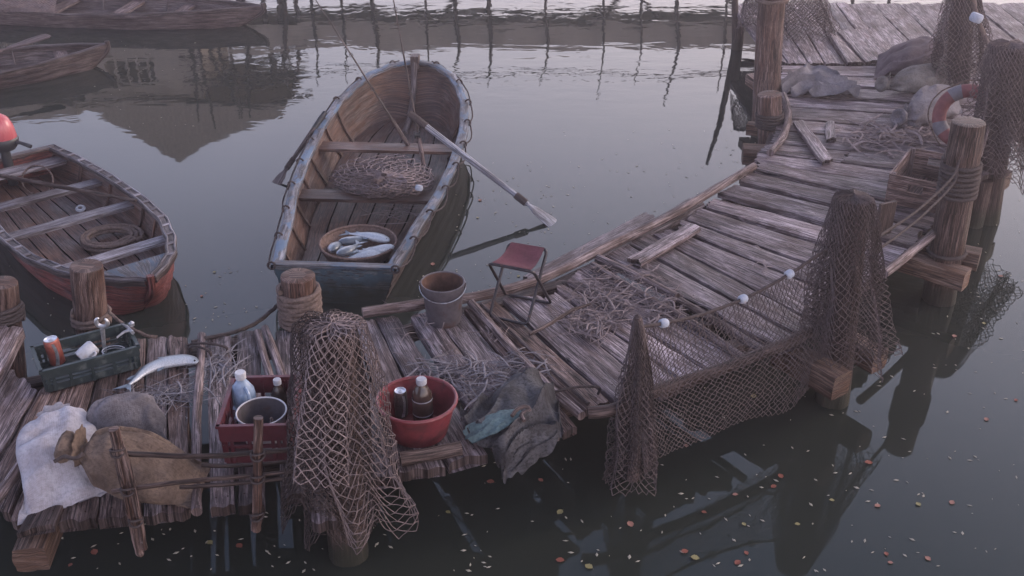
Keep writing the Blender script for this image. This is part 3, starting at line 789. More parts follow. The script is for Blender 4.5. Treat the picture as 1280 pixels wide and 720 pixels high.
# ================================================================ boats
def boat(name, label, stern, bow, L, hb, sheer, keel, inner_mat, hull_mat, rail_mat, floor_z, thwarts, sternw=None, ribs=(), railw=.07, strakes=6, transom_mat=None, th=.024, shape=(.6, 1.7), thw_mat=None, bowk=(.82, 1), rope_side=False, lacing=None):
    st = V((stern[0], stern[1], 0)); bw = V((bow[0], bow[1], 0)); d = (bw-st).normalized(); nrm = V((-d.y, d.x, 0))
    def W(t, y, z): return st+d*t+nrm*y+V((0, 0, z))
    root = thing(name, label, 'boat', W(L/2, 0, 0))
    def kz(t):
        f = max(0, (t/L-bowk[0])/(1-bowk[0])); g = interp(sheer, t)
        k = keel+(g-keel-.02)*f**2.2*.96
        if sternw is None:
            f2 = max(0, (.15-t/L)/.15); k = k+(g-keel-.02)*f2**2.2*.96
        return k
    def sec(t, s_, inn=0.0):
        b = max(.012, interp(hb, t)-inn); g = interp(sheer, t); k = kz(t)+inn*1.1
        y = b*s_**shape[0]; z = k+(g-k)*s_**shape[1]
        return y, z
    def yz_at(t, z, inn=.024):
        g = interp(sheer, t); k = kz(t)+inn*1.1
        f = max(0, min(1, (z-k)/max(g-k, .01))); return max(.0, interp(hb, t)-inn)*(f**(1/shape[1]))**shape[0]
    n = 60
    _al = [0.0]
    for i in range(1, n+1):
        ta, tb = (i-1)/n*L, i/n*L; _al.append(_al[-1]+math.hypot(tb-ta, interp(hb, tb)-interp(hb, ta)))
    def AL(a): return _al[min(n, int(round(a*n)))]
    def surf(inn, lap, sgn):
        def fn(a, b):
            t = a*L
            y, z = sec(t, b, inn)
            dz_ = (interp(sheer, t)-z)/.075; o = lap*(dz_ % 1.0)
            return W(t, sgn*(y+o), z)
        return fn
    ns = 44
    def suv(off, inn):
        def u(a, b):
            y, z = sec(a*L, b, inn); return (AL(a), (interp(sheer, a*L)-z)*1.6+y*.25+off)
        return u
    m = MB()
    for sgn in (1, -1): m.grid(surf(0, .011, sgn), n, ns, suv(sgn*3, 0), flip=(sgn < 0))
    m.build('hull', M[hull_mat], root)
    m = MB()
    for sgn in (1, -1): m.grid(surf(th, .011, sgn), n, ns, suv(sgn*3+9, th), flip=(sgn > 0))
    m.build('lining', M[inner_mat], root)
    # rails
    for sgn in (1, -1):
        m = MB(); N = n
        def rl(a, c):
            t = a*L; b = interp(hb, t); t2 = min(L, t+.02); t1 = max(0, t-.02)
            tang = V((t2-t1, interp(hb, t2)-interp(hb, t1), 0)).normalized(); nn = V((-tang.y, tang.x, 0))
            q = [(.018, -.03), (.022, .012), (.012, .02), (-railw+.012, .02), (-railw, .012), (-railw, -.012), (.018, -.03)]
            i = int(round(c*6)); o, h = q[i]
            yy = b+nn.y*o; tt = t+nn.x*o
            return W(tt, sgn*max(yy, .0), interp(sheer, t)+h)
        m.grid(rl, N, 6, lambda a, c: (AL(a), c*railw*2), flip=(sgn > 0))
        m.build('gunwale', M[rail_mat], root)
    # transom
    if sternw is not None:
        m = MB()
        for x0, fl in ((-.005, True), (th+.01, False)):
            m.grid(lambda a, b: W(x0, (2*a-1)*sec(0, max(b, .001))[0], sec(0, b)[1]), 10, 10, lambda a, b: (a, b*.4), flip=not fl)
        trn = m.build('transom', M[transom_mat or hull_mat], root)
        m = MB(); g = interp(sheer, 0); b = interp(hb, 0)
        m.bar(W(.03, -b-.0, g+.012), W(.03, b+.0, g+.012), .07, .028); m.build('transom_cap', M[rail_mat], trn)
    # stem
    m = MB(); pts = [W(L*(bowk[0]+.06), 0, kz(L*(bowk[0]+.06))), W(L*.97, 0, kz(L*.97)), W(L+.01, 0, interp(sheer, L)-.06), W(L+.015, 0, interp(sheer, L)+.05)]
    m.tube(catmull(pts, 5), .03, 8); m.build('stem', M[hull_mat], root)
    # floorboards
    m = MB(); t0 = .03 if sternw is not None else L*.12; t1 = L*.9; nb = 6
    for k in range(nb):
        def fl_(a, c, k=k):
            t = lerp(t0, t1, a); hw = max(.0, yz_at(t, floor_z)-.01); y = (-1+2*(k+.04+c*.92)/nb)*max(hw, .01)
            return W(t, y, floor_z+.003*nz(a*9, k*3))
        m.grid(fl_, 26, 3, lambda a, c, k=k: (a*L, k*.31+c*.14))
    m.build('floorboards', M[inner_mat], root)
    for (t, z, wd) in thwarts:
        y = yz_at(t, z)+.008; y2 = yz_at(min(t+wd/2, L), z)+.008; y1 = yz_at(t-wd/2, z)+.008
        m = MB(); sd_ = random.random()*30
        def tw(a, b, top=0):
            tt = t-wd/2+b*wd; yy = lerp(y1, y2, b)
            return W(tt, lerp(-yy, yy, a), z+.003*nz(a*4, b*9, sd_)-top)
        m.grid(lambda a, b: tw(a, b), 20, 6, lambda a, b: (a*y*2, b*wd), flip=True)
        m.grid(lambda a, b: tw(a, b, .03), 20, 2, lambda a, b: (a*y*2, b*wd))
        m.grid(lambda a, b: tw(a, 0, .03*b), 20, 1, lambda a, b: (a*y*2, b*.03)); m.grid(lambda a, b: tw(a, 1, .03*b), 20, 1, lambda a, b: (a*y*2, b*.03), flip=True)
        m.build('thwart', M[thw_mat or inner_mat], root)
    for t in ribs:
        for sgn in (1, -1):
            m = MB(); pts = [W(t, sgn*sec(t, s_, th+.012)[0], sec(t, s_, th+.012)[1]) for s_ in [k/10 for k in range(3, 11)]]
            m.tube(pts, .014, 6); m.build('rib', M[inner_mat], root)
    return root, W, yz_at, sec

# the open rowboat in the middle
S1 = (-1.3746, 7.3407); B1 = (-1.0828, 11.8873)
hb1 = [(0, .47), (.6, .55), (1.5, .68), (2.1, .725), (2.8, .74), (3.45, .69), (3.8, .61), (4.14, .49), (4.4, .3), (4.5, .17), (4.556, .03)]
sh1 = [(0, .30), (1.5, .32), (2.5, .35), (3.5, .42), (4.556, .53)]
rb, W1, yz1, sec1 = boat('rowboat', 'open wooden rowboat with worn blue gunwales, holding rods, a net and a fish basket', S1, B1, 4.556, hb1, sh1, -.2, 'boatin', 'boatdark', 'blue', .045,
    [(1.52, .24, .2), (2.62, .27, .2)], sternw=1, ribs=(.35, .8, 1.25, 1.75, 2.2, 2.9, 3.3), railw=.07, transom_mat='bluedark', shape=(.5, 1.9), bowk=(.72, 1))
m = MB(); m.box(W1(4.5, 0, .55), .06, .045, .07, V((.064, .998, 0)), V((-.998, .064, 0))); m.build('stem_head', M['boatdark'], rb)
# inner apron timber at the bow
m = MB(); m.tube(catmull([W1(3.55, 0, .05), W1(4.0, 0, .1), W1(4.3, 0, .3), W1(4.47, 0, .55)], 5), .035, 8); m.build('apron', M['boatdark'], rb)
# grab line looped round the outside
for sgn in (1, -1):
    m = MB(); pts = []
    ks = [.02+.1*i for i in range(10)]
    for i in range(9*6+1):
        f = i/54; t = f*4.5; b = interp(hb1, t); g = interp(sh1, t); sg = abs(math.sin(PI*f*9))
        dh = (interp(hb1, min(t+.02, 4.556))-interp(hb1, max(t-.02, 0)))/.04
        k = 1/math.sqrt(1+dh*dh)
        pts.append(W1(t-dh*k*(.03+.03*sg), sgn*(b+k*(.03+.03*sg)), g+.02-.05*sg))
    rope(m, pts, .0075, 6, 1); m.build('grab_line', M['ropedark'], rb)
    for i in range(10):
        f = i/9; t = min(4.45, f*4.5); b = interp(hb1, t)
        m = MB(); c = W1(t, sgn*(b+.012), interp(sh1, t)+.012); dd = (W1(t+.01, 0, 0)-W1(t, 0, 0)).normalized(); nn = V((-dd.y, dd.x, 0))
        pts = [c+nn*(.03*math.cos(2*PI*k/14))+V((0, 0, .03*math.sin(2*PI*k/14))) for k in range(15)]
        m.tube(pts, .009, 6, False); m.build('rope_loop', M['ropedark'], rb)

# the red boat at the left
S2 = P(8, 196, .3); B2 = P(188, 354, .34)
L2 = ((S2-B2).to_2d()).length
hb2 = [(0, .44), (.6, .53), (1.2, .58), (1.8, .6), (2.3, .57), (2.7, .47), (3.0, .35), (3.2, .2), (L2, .03)]
rb2, W2, yz2, sec2 = boat('rowboat', 'red-sided wooden boat with four pale thwarts and a rope coil, at the left', S2, B2, L2, hb2, [(0, .29), (2, .31), (L2, .36)], -.2, 'boatin', 'red', 'boatdark', .045,
    [(.22, .24, .2), (.95, .23, .14), (1.62, .23, .14), (2.5, .24, .13)], sternw=1, ribs=(.6, 1.2, 1.9, 2.2, 2.8), railw=.065, thw_mat='palerail', shape=(.5, 1.9), bowk=(.78, 1))
m = MB()
m.grid(lambda a, b: W2(lerp(2.93, L2-.05, a), (2*b-1)*max(.02, interp(hb2, lerp(2.93, L2-.05, a))-.04), .33), 8, 6, lambda a, b: (a*.4, b*.5)); m.build('bow_deck', M['blue'], rb2)
for sgn in (1, -1):
    for off in (.012, -.052):
        m = MB(); m.tube([W2(L2*k/50, sgn*max(.01, interp(hb2, L2*k/50)+off), interp([(0, .29), (2, .31), (L2, .36)], L2*k/50)+.022) for k in range(51)], .0075, 6); m.build('rail_strip', M['palerail'], rb2)
    for k in range(1, 17):
        t_ = L2*k/17.5; m = MB(); b_ = interp(hb2, t_); m.bar(W2(t_, sgn*(b_+.01), interp([(0, .29), (2, .31), (L2, .36)], t_)+.022), W2(t_, sgn*max(.01, b_-.052), interp([(0, .29), (2, .31), (L2, .36)], t_)+.022), .035, .012); m.build('rail_block', M['palerail'], rb2)
# far boats
S3 = (-9.3, 16.0); B3 = (-3.54, 15.31)
boat('rowboat', 'long low weathered boat with three thwarts at the top left', S3, B3, 5.8, [(0, .05), (.6, .3), (1.6, .46), (3, .53), (4.2, .5), (5, .33), (5.5, .15), (5.8, .02)], [(0, .3), (3, .2), (5.8, .27)], -.2, 'boatdark', 'boatdark', 'boatdark', .04,
     [(1.6, .17, .2), (2.75, .17, .2), (3.75, .17, .2), (4.6, .18, .16)], ribs=(2.2, 3.2, 4.2), railw=.05, shape=(.5, 1.9), thw_mat='log')
B4 = P(133, 58, .24); d4 = V((-1.08, -.5, 0)).normalized(); S4 = B4+d4*3.6
boat('rowboat', 'small boat with a paddle across it, cut off by the left edge', S4, B4, 3.6, [(0, .4), (1.2, .6), (2, .58), (2.7, .45), (3.2, .24), (3.6, .02)], [(0, .2), (2, .19), (3.6, .26)], -.2, 'boatdark', 'boatdark', 'boatdark', .04,
     [(2.05, .16, .22), (3.05, .18, .16)], ribs=(1.5, 2.5), railw=.05, sternw=1, shape=(.5, 1.9), thw_mat='log')
# paddle in the small boat
def oar(a, b, blade, label, mat='oar', r=.022, bw=.075, name='oar', grip=True, cat='oar', collar=True):
    root = thing(name, label, cat, (a+b)/2)
    d = (b-a).normalized(); L = (b-a).length; s0 = b-d*blade
    m = MB(); m.tube([a, a+d*.02, a+d*.12, a+d*.16, lerp(a, s0, .5), s0], [r*.8, r, r, r*1.05, r*1.1, r*.9], 12); m.build('shaft', M[mat], root)
    side = d.cross(V((0, 0, 1))).normalized()
    m = MB()
    def bl(u, v):
        w_ = interp([(0, .02), (.3, bw*.75), (.75, bw), (.95, bw*.95), (1, bw*.7)], u); th = 2*PI*v
        return s0+d*(blade*u)+side*(math.cos(th)*w_)+side.cross(d)*(math.sin(th)*.012)
    m.grid(bl, 14, 14, lambda u, v: (u*blade, v*.2), closed=True); m.face([len(m.v)-14+k for k in range(14)]); m.build('blade', M[mat], root)
    if grip:
        m = MB(); m.tube([a-d*.005, a+d*.1, a+d*.2], [r*1.15, r*1.35, r*1.2], 12); m.build('grip', M['black'] if grip == 'dark' else M['ropedark'], root)
    if collar:
        m = MB(); c = s0-d*.14; m.tube([c, c+d*.12], r*1.3, 12); m.build('collar', M['ropedark'], root)
    return root
oar(P(512,142,.80), P(697,284,-.03), .34, 'pale oar resting on the right gunwale with its blade dipping into the water', bw=.09, r=.026)
oar(P(406,141,.50), P(336,243,-.08), .3, 'dark oar hanging over the left gunwale of the open rowboat', 'boatdark', grip='dark')
oar(P(-60,84,.36), P(60,44,.46), .62, 'wooden paddle lying across the small boat at the left edge', 'log', r=.02, bw=.11, name='paddle', grip=None, cat='paddle', collar=False)
oar(P(-30,214,.40), P(170,251,.37), .3, 'long dark pole lying over the thwarts of the red boat', 'dark', r=.018, bw=.02, name='boat_pole', grip=None, cat='pole', collar=False)
# rods
for a, b, lb, k in ((P(509,180,.28), P(395,-5,1.75), 'left fishing rod leaning out over the open rowboat', 1), (P(529,203,.3), P(488,-25,1.95), 'upright fishing rod with a reel in the open rowboat', 2)):
    root = thing('fishing_rod', lb, 'fishing rod', a, 'fishing rods in the open rowboat')
    d = (b-a).normalized(); L = (b-a).length*1.15
    m = MB(); m.tube([a+d*(L*f)+V((0, 0, -.06*f*f)) for f in (0, .25, .5, .75, 1)], [.013, .011, .008, .006, .003], 8); m.build('blank', M['boatdark'], root)
    m = MB(); m.tube([a-d*.02, a+d*.1, a+d*.3], [.02, .022, .016], 10); m.build('handle', M['log'], root)
    for f in (.35, .55, .75):
        c = a+d*(L*f); m = MB(); m.tube([c+V((.018*math.cos(t*.9), 0, .018*math.sin(t*.9)-.02)) for t in range(8)], .003, 5, False); m.build('guide_ring', M['black'], root)
    if k == 2:
        c = a+d*.3; m = MB(); m.lathe(c+V((-.03, -.04, -.02)), [(.001, 0), (.035, 0), (.035, .01), (.022, .014), (.022, .04), (.035, .044), (.035, .054), (.001, .054)], 16, V((1, .2, 0))); m.build('reel', M['black'], root)
# net bundle on the thwart
def bundle(a, b, k=0):
    th = 2*PI*a; rr = (b**.8)*(1+.18*nz(math.cos(th)*1.5+k, math.sin(th)*1.5, 3+k))
    x = 480+66*rr*math.cos(th); y = 219+24*rr*math.sin(th)
    h = .27+.13*max(0, 1-rr**2.2)*(1+.7*nz(x*.03+k, y*.07, 2))+.035*nz(x*.08, y*.16, k)
    return P(x+3*nz(y*.2, x*.1), y, max(h, .262 if y < 205 else .1+.2*max(0, 1-b)))
nb = thing('fishing_net', 'heap of tan net piled on the front thwart of the open rowboat', 'fishing net', P(480, 220, .25))
for k, mt in ((0, 'netpale'), (1, 'net'), (2, 'net')):
    f = (lambda a, b, k=k: bundle(a, min(1, max(.04, b)), k)-V((0, 0, .03*k)))
    net_over(f, 22, 10, .005, True, seed=31+k, jit=.28).build('net_layer', M[mt], nb)
m = MB(); c = P(523, 236, .36); m.lathe(c-V((0, 0, .02)), [(.001, 0), (.03, .005), (.038, .025), (.03, .05), (.001, .055)], 16, V((.2, .3, 1))); tag(m.build('float', M['float']), 'white float on the edge of the net heap in the open rowboat', 'float')
straw([(500,268,18,5)], 30, 'loose net fibres behind the fish basket', 'netpale', z=.06, seed=12)
# basket
c = P(449, 320, .06); bk = thing('basket', 'round rusty basket full of silver fish in the stern of the open rowboat', 'basket', c)
rB = .31
m = MB(); m.lathe(c, [(.001, .012), (rB*.66, .012), (rB*.82, .03), (rB*.95, .08), (rB, .125), (rB+.012, .13), (rB+.012, .12), (rB*.88, .03), (rB*.76, 0), (.001, 0)], 60, fn=lambda th, h: 1+.008*math.sin(th*30+h*150)); m.build('bowl', M['wicker'], bk)
m = MB(); m.tube([c+V((math.cos(t/40*2*PI)*(rB+.006), math.sin(t/40*2*PI)*(rB+.006), .13)) for t in range(41)], .012, 8, False); m.build('rim', M['wicker'], bk)

# fish -------------------------------------------------------------
def fish(name, label, pts, hgt, thick, group=None, up=V((0, 0, 1))):
    """pts run from snout to tail root along the backbone, hgt = half depth"""
    pp = catmull(pts, 6); n = len(pp)
    root = thing(name, label, 'fish', V((pp[n//2].x, pp[n//2].y, min(p.z for p in pp)-thick)), group)
    prof = [(0, .1), (.04, .38), (.12, .72), (.25, .97), (.4, 1), (.6, .82), (.8, .45), (.93, .22), (1, .2)]
    m = MB(); L = sum((pp[i+1]-pp[i]).length for i in range(n-1))
    def fn(a, b):
        f = a*(n-1); i = min(int(f), n-2); c = lerp(pp[i], pp[i+1], f-i); t = (pp[min(i+1, n-1)]-pp[max(i-1, 0)] if i else pp[1]-pp[0]).normalized()
        s_ = t.cross(up).normalized(); k = interp(prof, a); th = 2*PI*b
        kk = 1.0
        return c+s_*(math.cos(th)*hgt*k*kk)+up*(math.sin(th)*thick*max(k, .12))
    m.grid(fn, 40, 20, lambda a, b: (a*L, (b*1.0) % 1.0001 if True else b), closed=True, flip=True)
    m.build('body', M['fish'], root)
    t = (pp[-1]-pp[-2]).normalized(); s_ = t.cross(up).normalized(); e_ = pp[-1]
    m = MB()
    for q in (1, -1):
        i0 = [m.vert(p) for p in (e_-t*.01+s_*q*hgt*.0+up*.003, e_+s_*q*hgt*.3+up*.003, e_+t*hgt*1.5+s_*q*hgt*1.15+up*.004, e_+t*hgt*.75+s_*q*.002+up*.003)]
        i1 = [m.vert(V(m.v[k])-up*.005) for k in i0]
        m.face(i0); m.face(list(reversed(i1)))
        for k in range(4): m.face([i0[k], i1[k], i1[(k+1) % 4], i0[(k+1) % 4]])
    m.build('tail_fin', M['fin'], root, smooth=False)
    for f0, sg in ((.42, 1), (.5, -1), (.78, 1)):
        m = MB(); i = int(f0*(n-1)); c = pp[i]; t = (pp[i+1]-pp[i]).normalized(); s_ = t.cross(up).normalized()*sg; k = interp(prof, f0)*hgt
        q = [c-t*.02+s_*k*.9, c+t*.035+s_*(k*.88), c+t*.045+s_*(k+.024), c+t*.015+s_*(k+.02)]
        i0 = [m.vert(p+up*.003) for p in q]; i1 = [m.vert(p-up*.003) for p in q]
        m.face(i0); m.face(list(reversed(i1)))
        for k in range(4): m.face([i0[k], i1[k], i1[(k+1) % 4], i0[(k+1) % 4]])
        m.build('fin', M['fin'], root, smooth=False)
    # eye
    c = lerp(pp[0], pp[1], .9)+(pp[1]-pp[0]).normalized()*hgt*.25; m = MB(); s_ = (pp[1]-pp[0]).cross(up).normalized()
    m.lathe(c+s_*hgt*.16*(-1)+up*thick*.42, [(.001, .006), (hgt*.08, .005), (hgt*.13, .0), (hgt*.13, -.004)], 12, up); m.build('eye', M['black'], root.children[0] if root.children else root)
    return root
zf = D+.045
fish('fish', 'single silver fish with a curved back lying on the planks beside the green crate', [P(248,453,zf), P(236,450,zf), P(218,451,zf), P(200,455,zf), P(182,463,zf), P(168,475,zf), P(161,481,zf+.005)], .052, .032)
FG = 'silver fish heaped in the basket'
for i, (a, b, zz, bend, lb) in enumerate([((415,318),(433,306),.13,-.02,'short fish at the left of the basket with its head low'), ((488,305),(438,296),.165,.02,'long fish along the back of the basket'),
        ((494,312),(450,318),.175,-.02,'fish in the middle of the basket pointing right'), ((478,321),(436,327),.155,.02,'fish at the front of the basket along the rim'),
        ((422,322),(448,309),.17,.02,'fish lying across the others at the centre left of the basket'), ((458,322),(482,315),.15,-.02,'small fish tucked at the front right of the basket'), ((424,306),(470,300),.135,.02,'fish partly buried at the back left of the basket')]):
    pa, pb = P(a[0]-1, a[1]-4, zz+.02), P(b[0]-1, b[1]-4, zz); mid = (pa+pb)/2; s_ = (pb-pa).cross(V((0, 0, 1))).normalized()*bend
    fish('fish', lb, [pa, lerp(pa, pb, .33)+s_, lerp(pa, pb, .66)+s_, pb], .05, .036, FG)

# ---- other things in the red boat
c = P(138, 303, .07); cr = MB(); pts = []
for k in range(6*36):
    th = 2*PI*k/36; lay = k/36; rr = .275-.045*((lay+.0) % 3)+.008*nz(k*.1)-.045*(k % 36)/36*(1 if lay % 3 < 2 else -2)
    pts.append(c+V((math.cos(th)*rr, math.sin(th)*rr*.9, .02+.034*(lay//3)+.012*nz(k*.07, 4))))
rope(cr, pts, .0165, 8, 1); tag(cr.build('rope_coil', M['rope']), 'thick coil of rope lying on the floor of the red boat', 'rope')
c = P(47, 243, .12); ax = V((.35, -1, .55)).normalized(); m = MB(); cc = P(47, 225, .30)
m.lathe(cc-ax*.03, [(.125, 0), (.135, 0), (.135, .06), (.125, .06), (.125, 0)], 40, ax); sv = m.build('frame', M['log'], None)
tag(sv, 'round wooden sieve hoop standing between the thwarts of the red boat', 'sieve'); sv.name = 'sieve'
m = MB(); c = P(101, 262, .09); m.lathe(c, [(.02, 0), (.035, .0), (.045, .015), (.035, .028), (.02, .028)], 24, V((.1, -.4, 1))); tag(m.build('ring_float', M['greycap']), 'small grey ring float on the red boat floor', 'float')
# outboard motor
c = P(4, 186, .42); om = thing('outboard_motor', 'red outboard motor on the transom, cut off by the left edge', 'motor', c)
m = MB(); m.lathe(c+V((-.02, 0, .1)), [(.001, .25), (.06, .24), (.11, .2), (.14, .12), (.15, .03), (.15, 0)], 28, fn=lambda th, h: 1+.12*math.cos(2*th)); m.build('cowl', M['outb'], om)
m = MB(); m.lathe(c+V((-.02, 0, 0)), [(.001, 0), (.12, 0), (.155, .05), (.16, .1), (.15, .115), (.001, .116)], 28, fn=lambda th, h: 1+.12*math.cos(2*th)); m.build('housing', M['black'], om)
m = MB(); m.tube([c+V((.1, -.02, .07)), c+V((.2, -.05, .08)), c+V((.3, -.07, .05))], [.018, .016, .02], 10); m.build('tiller_handle', M['black'], om)
m = MB(); m.tube([c+V((0, .02, .02)), c+V((0, .04, -.6))], .045, 12); m.build('leg', M['black'], om)
# net in the far boat
nf = net_over(lambda a, b: P(lerp(-30, 72, a)-b*6, lerp(-14, 15, b), .26+.1*math.sin(PI*b)*(1-a*.4)+.03*nz(a*6, b*5)), 26, 22, .005, seed=44); tag(nf.build('fishing_net', M['netpale']), 'pale net spread in the long boat at the top left corner', 'fishing net')

# ================================================================ crates
def rect(FL, FR, BL, z):
    a, b, c = P(*FL, z), P(*FR, z), P(*BL, z); X = (b-a); W_ = X.length; X = X/W_; Yv = (c-a)-X*(c-a).dot(X); Dp = Yv.length; return a, X, Yv/Dp, W_, Dp
def plastic_crate(name, label, FL, FR, BL, h, mat, wall=.012, slots=5, cat='crate', taper=.02):
    a, X, Yv, W_, Dp = rect(FL, FR, BL, D+h+.006); Z = V((0, 0, 1)); z0 = D+.008
    ctr = a+X*(W_/2)+Yv*(Dp/2); root = thing(name, label, cat, V((ctr.x, ctr.y, z0)))
    B0 = V((ctr.x, ctr.y, z0))
    m = MB(); m.box(B0+Z*.01, W_/2-taper, Dp/2-taper, .008, X, Yv); m.build('base', M[mat], root, False)
    def wallmb(c0, U, N, half):       # c0 centre on base plane, U along wall, N outward
        m = MB(); bands = [(0, .3), (.42, .5), (.62, 1.0)]
        for (f0, f1) in bands:
            zc = (f0+f1)/2*h; o = N*(-taper*(1-(f0+f1)/2))
            m.box(c0+Z*zc+o, half-taper*(1-(f0+f1)/2)-.002, wall/2, (f1-f0)/2*h, U, N)
        nS = max(3, int(half*2/.035))
        for k in range(nS+1):
            u = -half+.01+taper+(2*half-.02-2*taper)*k/nS
            if (k % 4 == 0 or k in (0, 1, nS, nS-1)): m.box(c0+U*u+Z*(h*.48)-N*(taper*.5-.001), .009, wall/2+.0015, h*.46, U, N)
        return m
    for (c0, U, N, hf, nm) in ((B0-Yv*(Dp/2), X, -Yv, W_/2, 'side_panel'), (B0+Yv*(Dp/2), X, Yv, W_/2, 'side_panel'), (B0-X*(W_/2), Yv, -X, Dp/2, 'end_panel'), (B0+X*(W_/2), Yv, X, Dp/2, 'end_panel')):
        wallmb(c0, U, N, hf).build(nm, M[mat], root, False)
    # dark liner sheets close the slots from inside, as the crate's inner ribs do
    m = MB(); zr = z0+h
    for s_, U, hf, O in ((-1, X, W_/2, Yv*(Dp/2)), (1, X, W_/2, Yv*(Dp/2)), (-1, Yv, Dp/2, X*(W_/2)), (1, Yv, Dp/2, X*(W_/2))):
        N = O.normalized()
        m.box(V((B0.x, B0.y, zr))+O*s_, hf+.008, .011, .008, U, N)
    m.build('rim', M[mat], root, False)
    return root, B0, X, Yv, W_, Dp
gc, gB, gX, gY, gW, gD = plastic_crate('crate', 'long dark green plastic crate of odds and ends near the orange-brown post', (51,466), (173,434), (37,436), .155, 'green')
rc, rB0, rX, rY, rW, rD = plastic_crate('crate', 'dark red plastic crate holding bottles and a white-rimmed pail behind the stick railing', (272,534), (360,532), (287,473), .26, 'crimson')

def bottle(name, label, base, h, r, bodym, capm, group=None, lab=None, sq=1, lean=V((0, 0, 1)), handle=False):
    root = thing(name, label, 'bottle', base, group); ax = lean.normalized()
    m = MB(); m.lathe(base, [(.001, 0), (r*.92, 0), (r, .012), (r, h*.58), (r*.93, h*.68), (r*.6, h*.8), (r*.36, h*.86), (r*.36, h*.9), (.001, h*.9)], 28, ax, fn=(lambda th, hh: 1+.16*abs(math.cos(2*th))*(1 if hh < h*.7 else 0)) if sq > 1 else None); m.build('body', M[bodym], root)
    m = MB(); m.lathe(base+ax*(h*.88), [(.001, 0), (r*.5, 0), (r*.52, h*.1), (r*.46, h*.12), (.001, h*.12)], 24, ax, fn=lambda th, hh: 1+.03*math.cos(14*th)); m.build('cap', M[capm], root)
    if lab:
        m = MB(); m.lathe(base+ax*(h*.2), [(r*1.01, 0), (r*1.015, .002), (r*1.015, h*.3), (r*1.01, h*.3+.002)], 28, ax); lbo = m.build('label', M[lab], root)
        m = MB()
        for q in (.18, .52): m.lathe(base+ax*(h*q), [(r*1.02, 0), (r*1.022, .002), (r*1.022, .006), (r*1.02, .008)], 28, ax)
        m.build('label_stripe', M['greycap'], lbo)
    if handle:
        m = MB(); q = V((.6, -.8, 0)); m.tube(catmull([base+ax*(h*.75)+q*(r*.6), base+ax*(h*.68)+q*(r*1.35), base+ax*(h*.45)+q*(r*1.4), base+ax*(h*.32)+q*(r*1.0)], 4), .011, 8); m.build('handle', M[bodym], root)
    return root
bottle('bottle', 'pale blue plastic bottle with a white cap standing in the dark red crate', P(309,527,.53), .34, .06, 'bluebottle', 'white', sq=2, handle=True)
bottle('bottle', 'dark brown bottle with a grey cap at the back of the dark red crate', P(352,521,.53), .26, .045, 'brownbottle', 'greycap')
def pail(c, h, rt, rbm, name, label, cat, mout, minn, mrim, bands=(), handle=False, rimr=.006):
    root = thing(name, label, cat, c)
    m = MB(); pr = [(.001, 0), (rbm, 0)]
    for k in range(1, 13):
        f = k/12; r = lerp(rbm, rt, f)
        for bnd in bands:
            if abs(f-bnd) < .05: r += .004
        pr.append((r, h*f))
    m.lathe(c, pr, 40, fn=lambda th, hh: 1+.012*nz(math.cos(th)*2, math.sin(th)*2, hh*9)); m.build('body', M[mout], root)
    m = MB(); m.lathe(c, [(lerp(rbm, rt, f)-.004, h*f) for f in (1, .75, .5, .25, .03)]+[(.001, h*.03)], 40); m.build('inside', M[minn], root)
    m = MB(); m.tube([c+V((math.cos(t/40*2*PI)*rt, math.sin(t/40*2*PI)*rt, h)) for t in range(41)], rimr, 8, False); m.build('rim', M[mrim], root)
    if handle:
        m = MB()
        pts = [c+V((math.cos(q)*(rt+.012), math.sin(q)*(rt+.012), h*.93-.055*math.sin(-q)*1.0)) for q in [-PI*k/16 for k in range(17)]]
        m.tube(pts, .0035, 6); m.build('handle', M['steel'], root)
        for sg in (1, -1):
            m = MB(); m.box(c+V((sg*(rt+.006), 0, h*.93)), .006, .014, .022); m.build('handle_lug', M[mout], root)
    return root
pail(P(332,553,.53), .21, .135, .1, 'pail', 'white-rimmed metal pail standing at the front of the dark red crate', 'pail', 'white', 'galv', 'white', rimr=.005)
m = MB(); c = P(336,545,.62); m.tube([c, c+V((.03, .01, .07)), c+V((.02, .02, .11))], [.03, .022, .006], 8); tag(m.build('stick_end', M['log']), 'broken stick end poking out of the white-rimmed pail', 'stick')
pail(P(555,400), .29, .142, .112, 'bucket', 'rusty grey metal bucket with a wire handle standing by the kerb pole', 'bucket', 'galv', 'galvin', 'galv', bands=(.82, .9), handle=True)
c = P(523, 538); pail(c, .215, .222, .165, 'basin', 'round red plastic basin holding a can and a brown bottle', 'basin', 'redp', 'redp', 'redp', rimr=.011)
bottle('bottle', 'brown bottle with grey cap standing in the red basin', P(529,524,.53), .28, .058, 'brownbottle', 'greycap', lab='label')
def can(name, label, base, h, r, mt, ax=V((0, 0, 1)), stripe=True):
    root = thing(name, label, 'can', base); ax = ax.normalized()
    m = MB(); m.lathe(base, [(.001, .004), (r*.8, 0), (r, .01), (r, h-.012), (r*.86, h)], 30, ax); m.build('body', M[mt], root)
    m = MB(); m.lathe(base+ax*(h-.0), [(r*.87, 0), (r*.87, .004), (r*.8, .004), (r*.78, -.003), (.001, -.003)], 30, ax); m.lathe(base+ax*(h-.001), [(r*.3, 0), (r*.34, .004), (r*.2, .004), (r*.18, 0)], 12, ax); m.build('lid', M['silver'], root)
    if stripe:
        m = MB(); x = V((1, 0, 0)); x = (x-ax*x.dot(ax)).normalized(); y = ax.cross(x)
        def st(a, b):
            th = -PI/2+.35+.5*(b-.5)*(1-.3*a)+.35*math.sin(a*2.6); return base+ax*(.012+(h-.026)*a)+x*(math.cos(th)*(r+.0012))+y*(math.sin(th)*(r+.0012))
        m.grid(st, 12, 6); m.build('stripe', M['silver'], root)
    return root
can('drinks_can', 'dark drinks can with a silver top standing in the red basin', P(502,519,.53), .17, .038, 'candark')
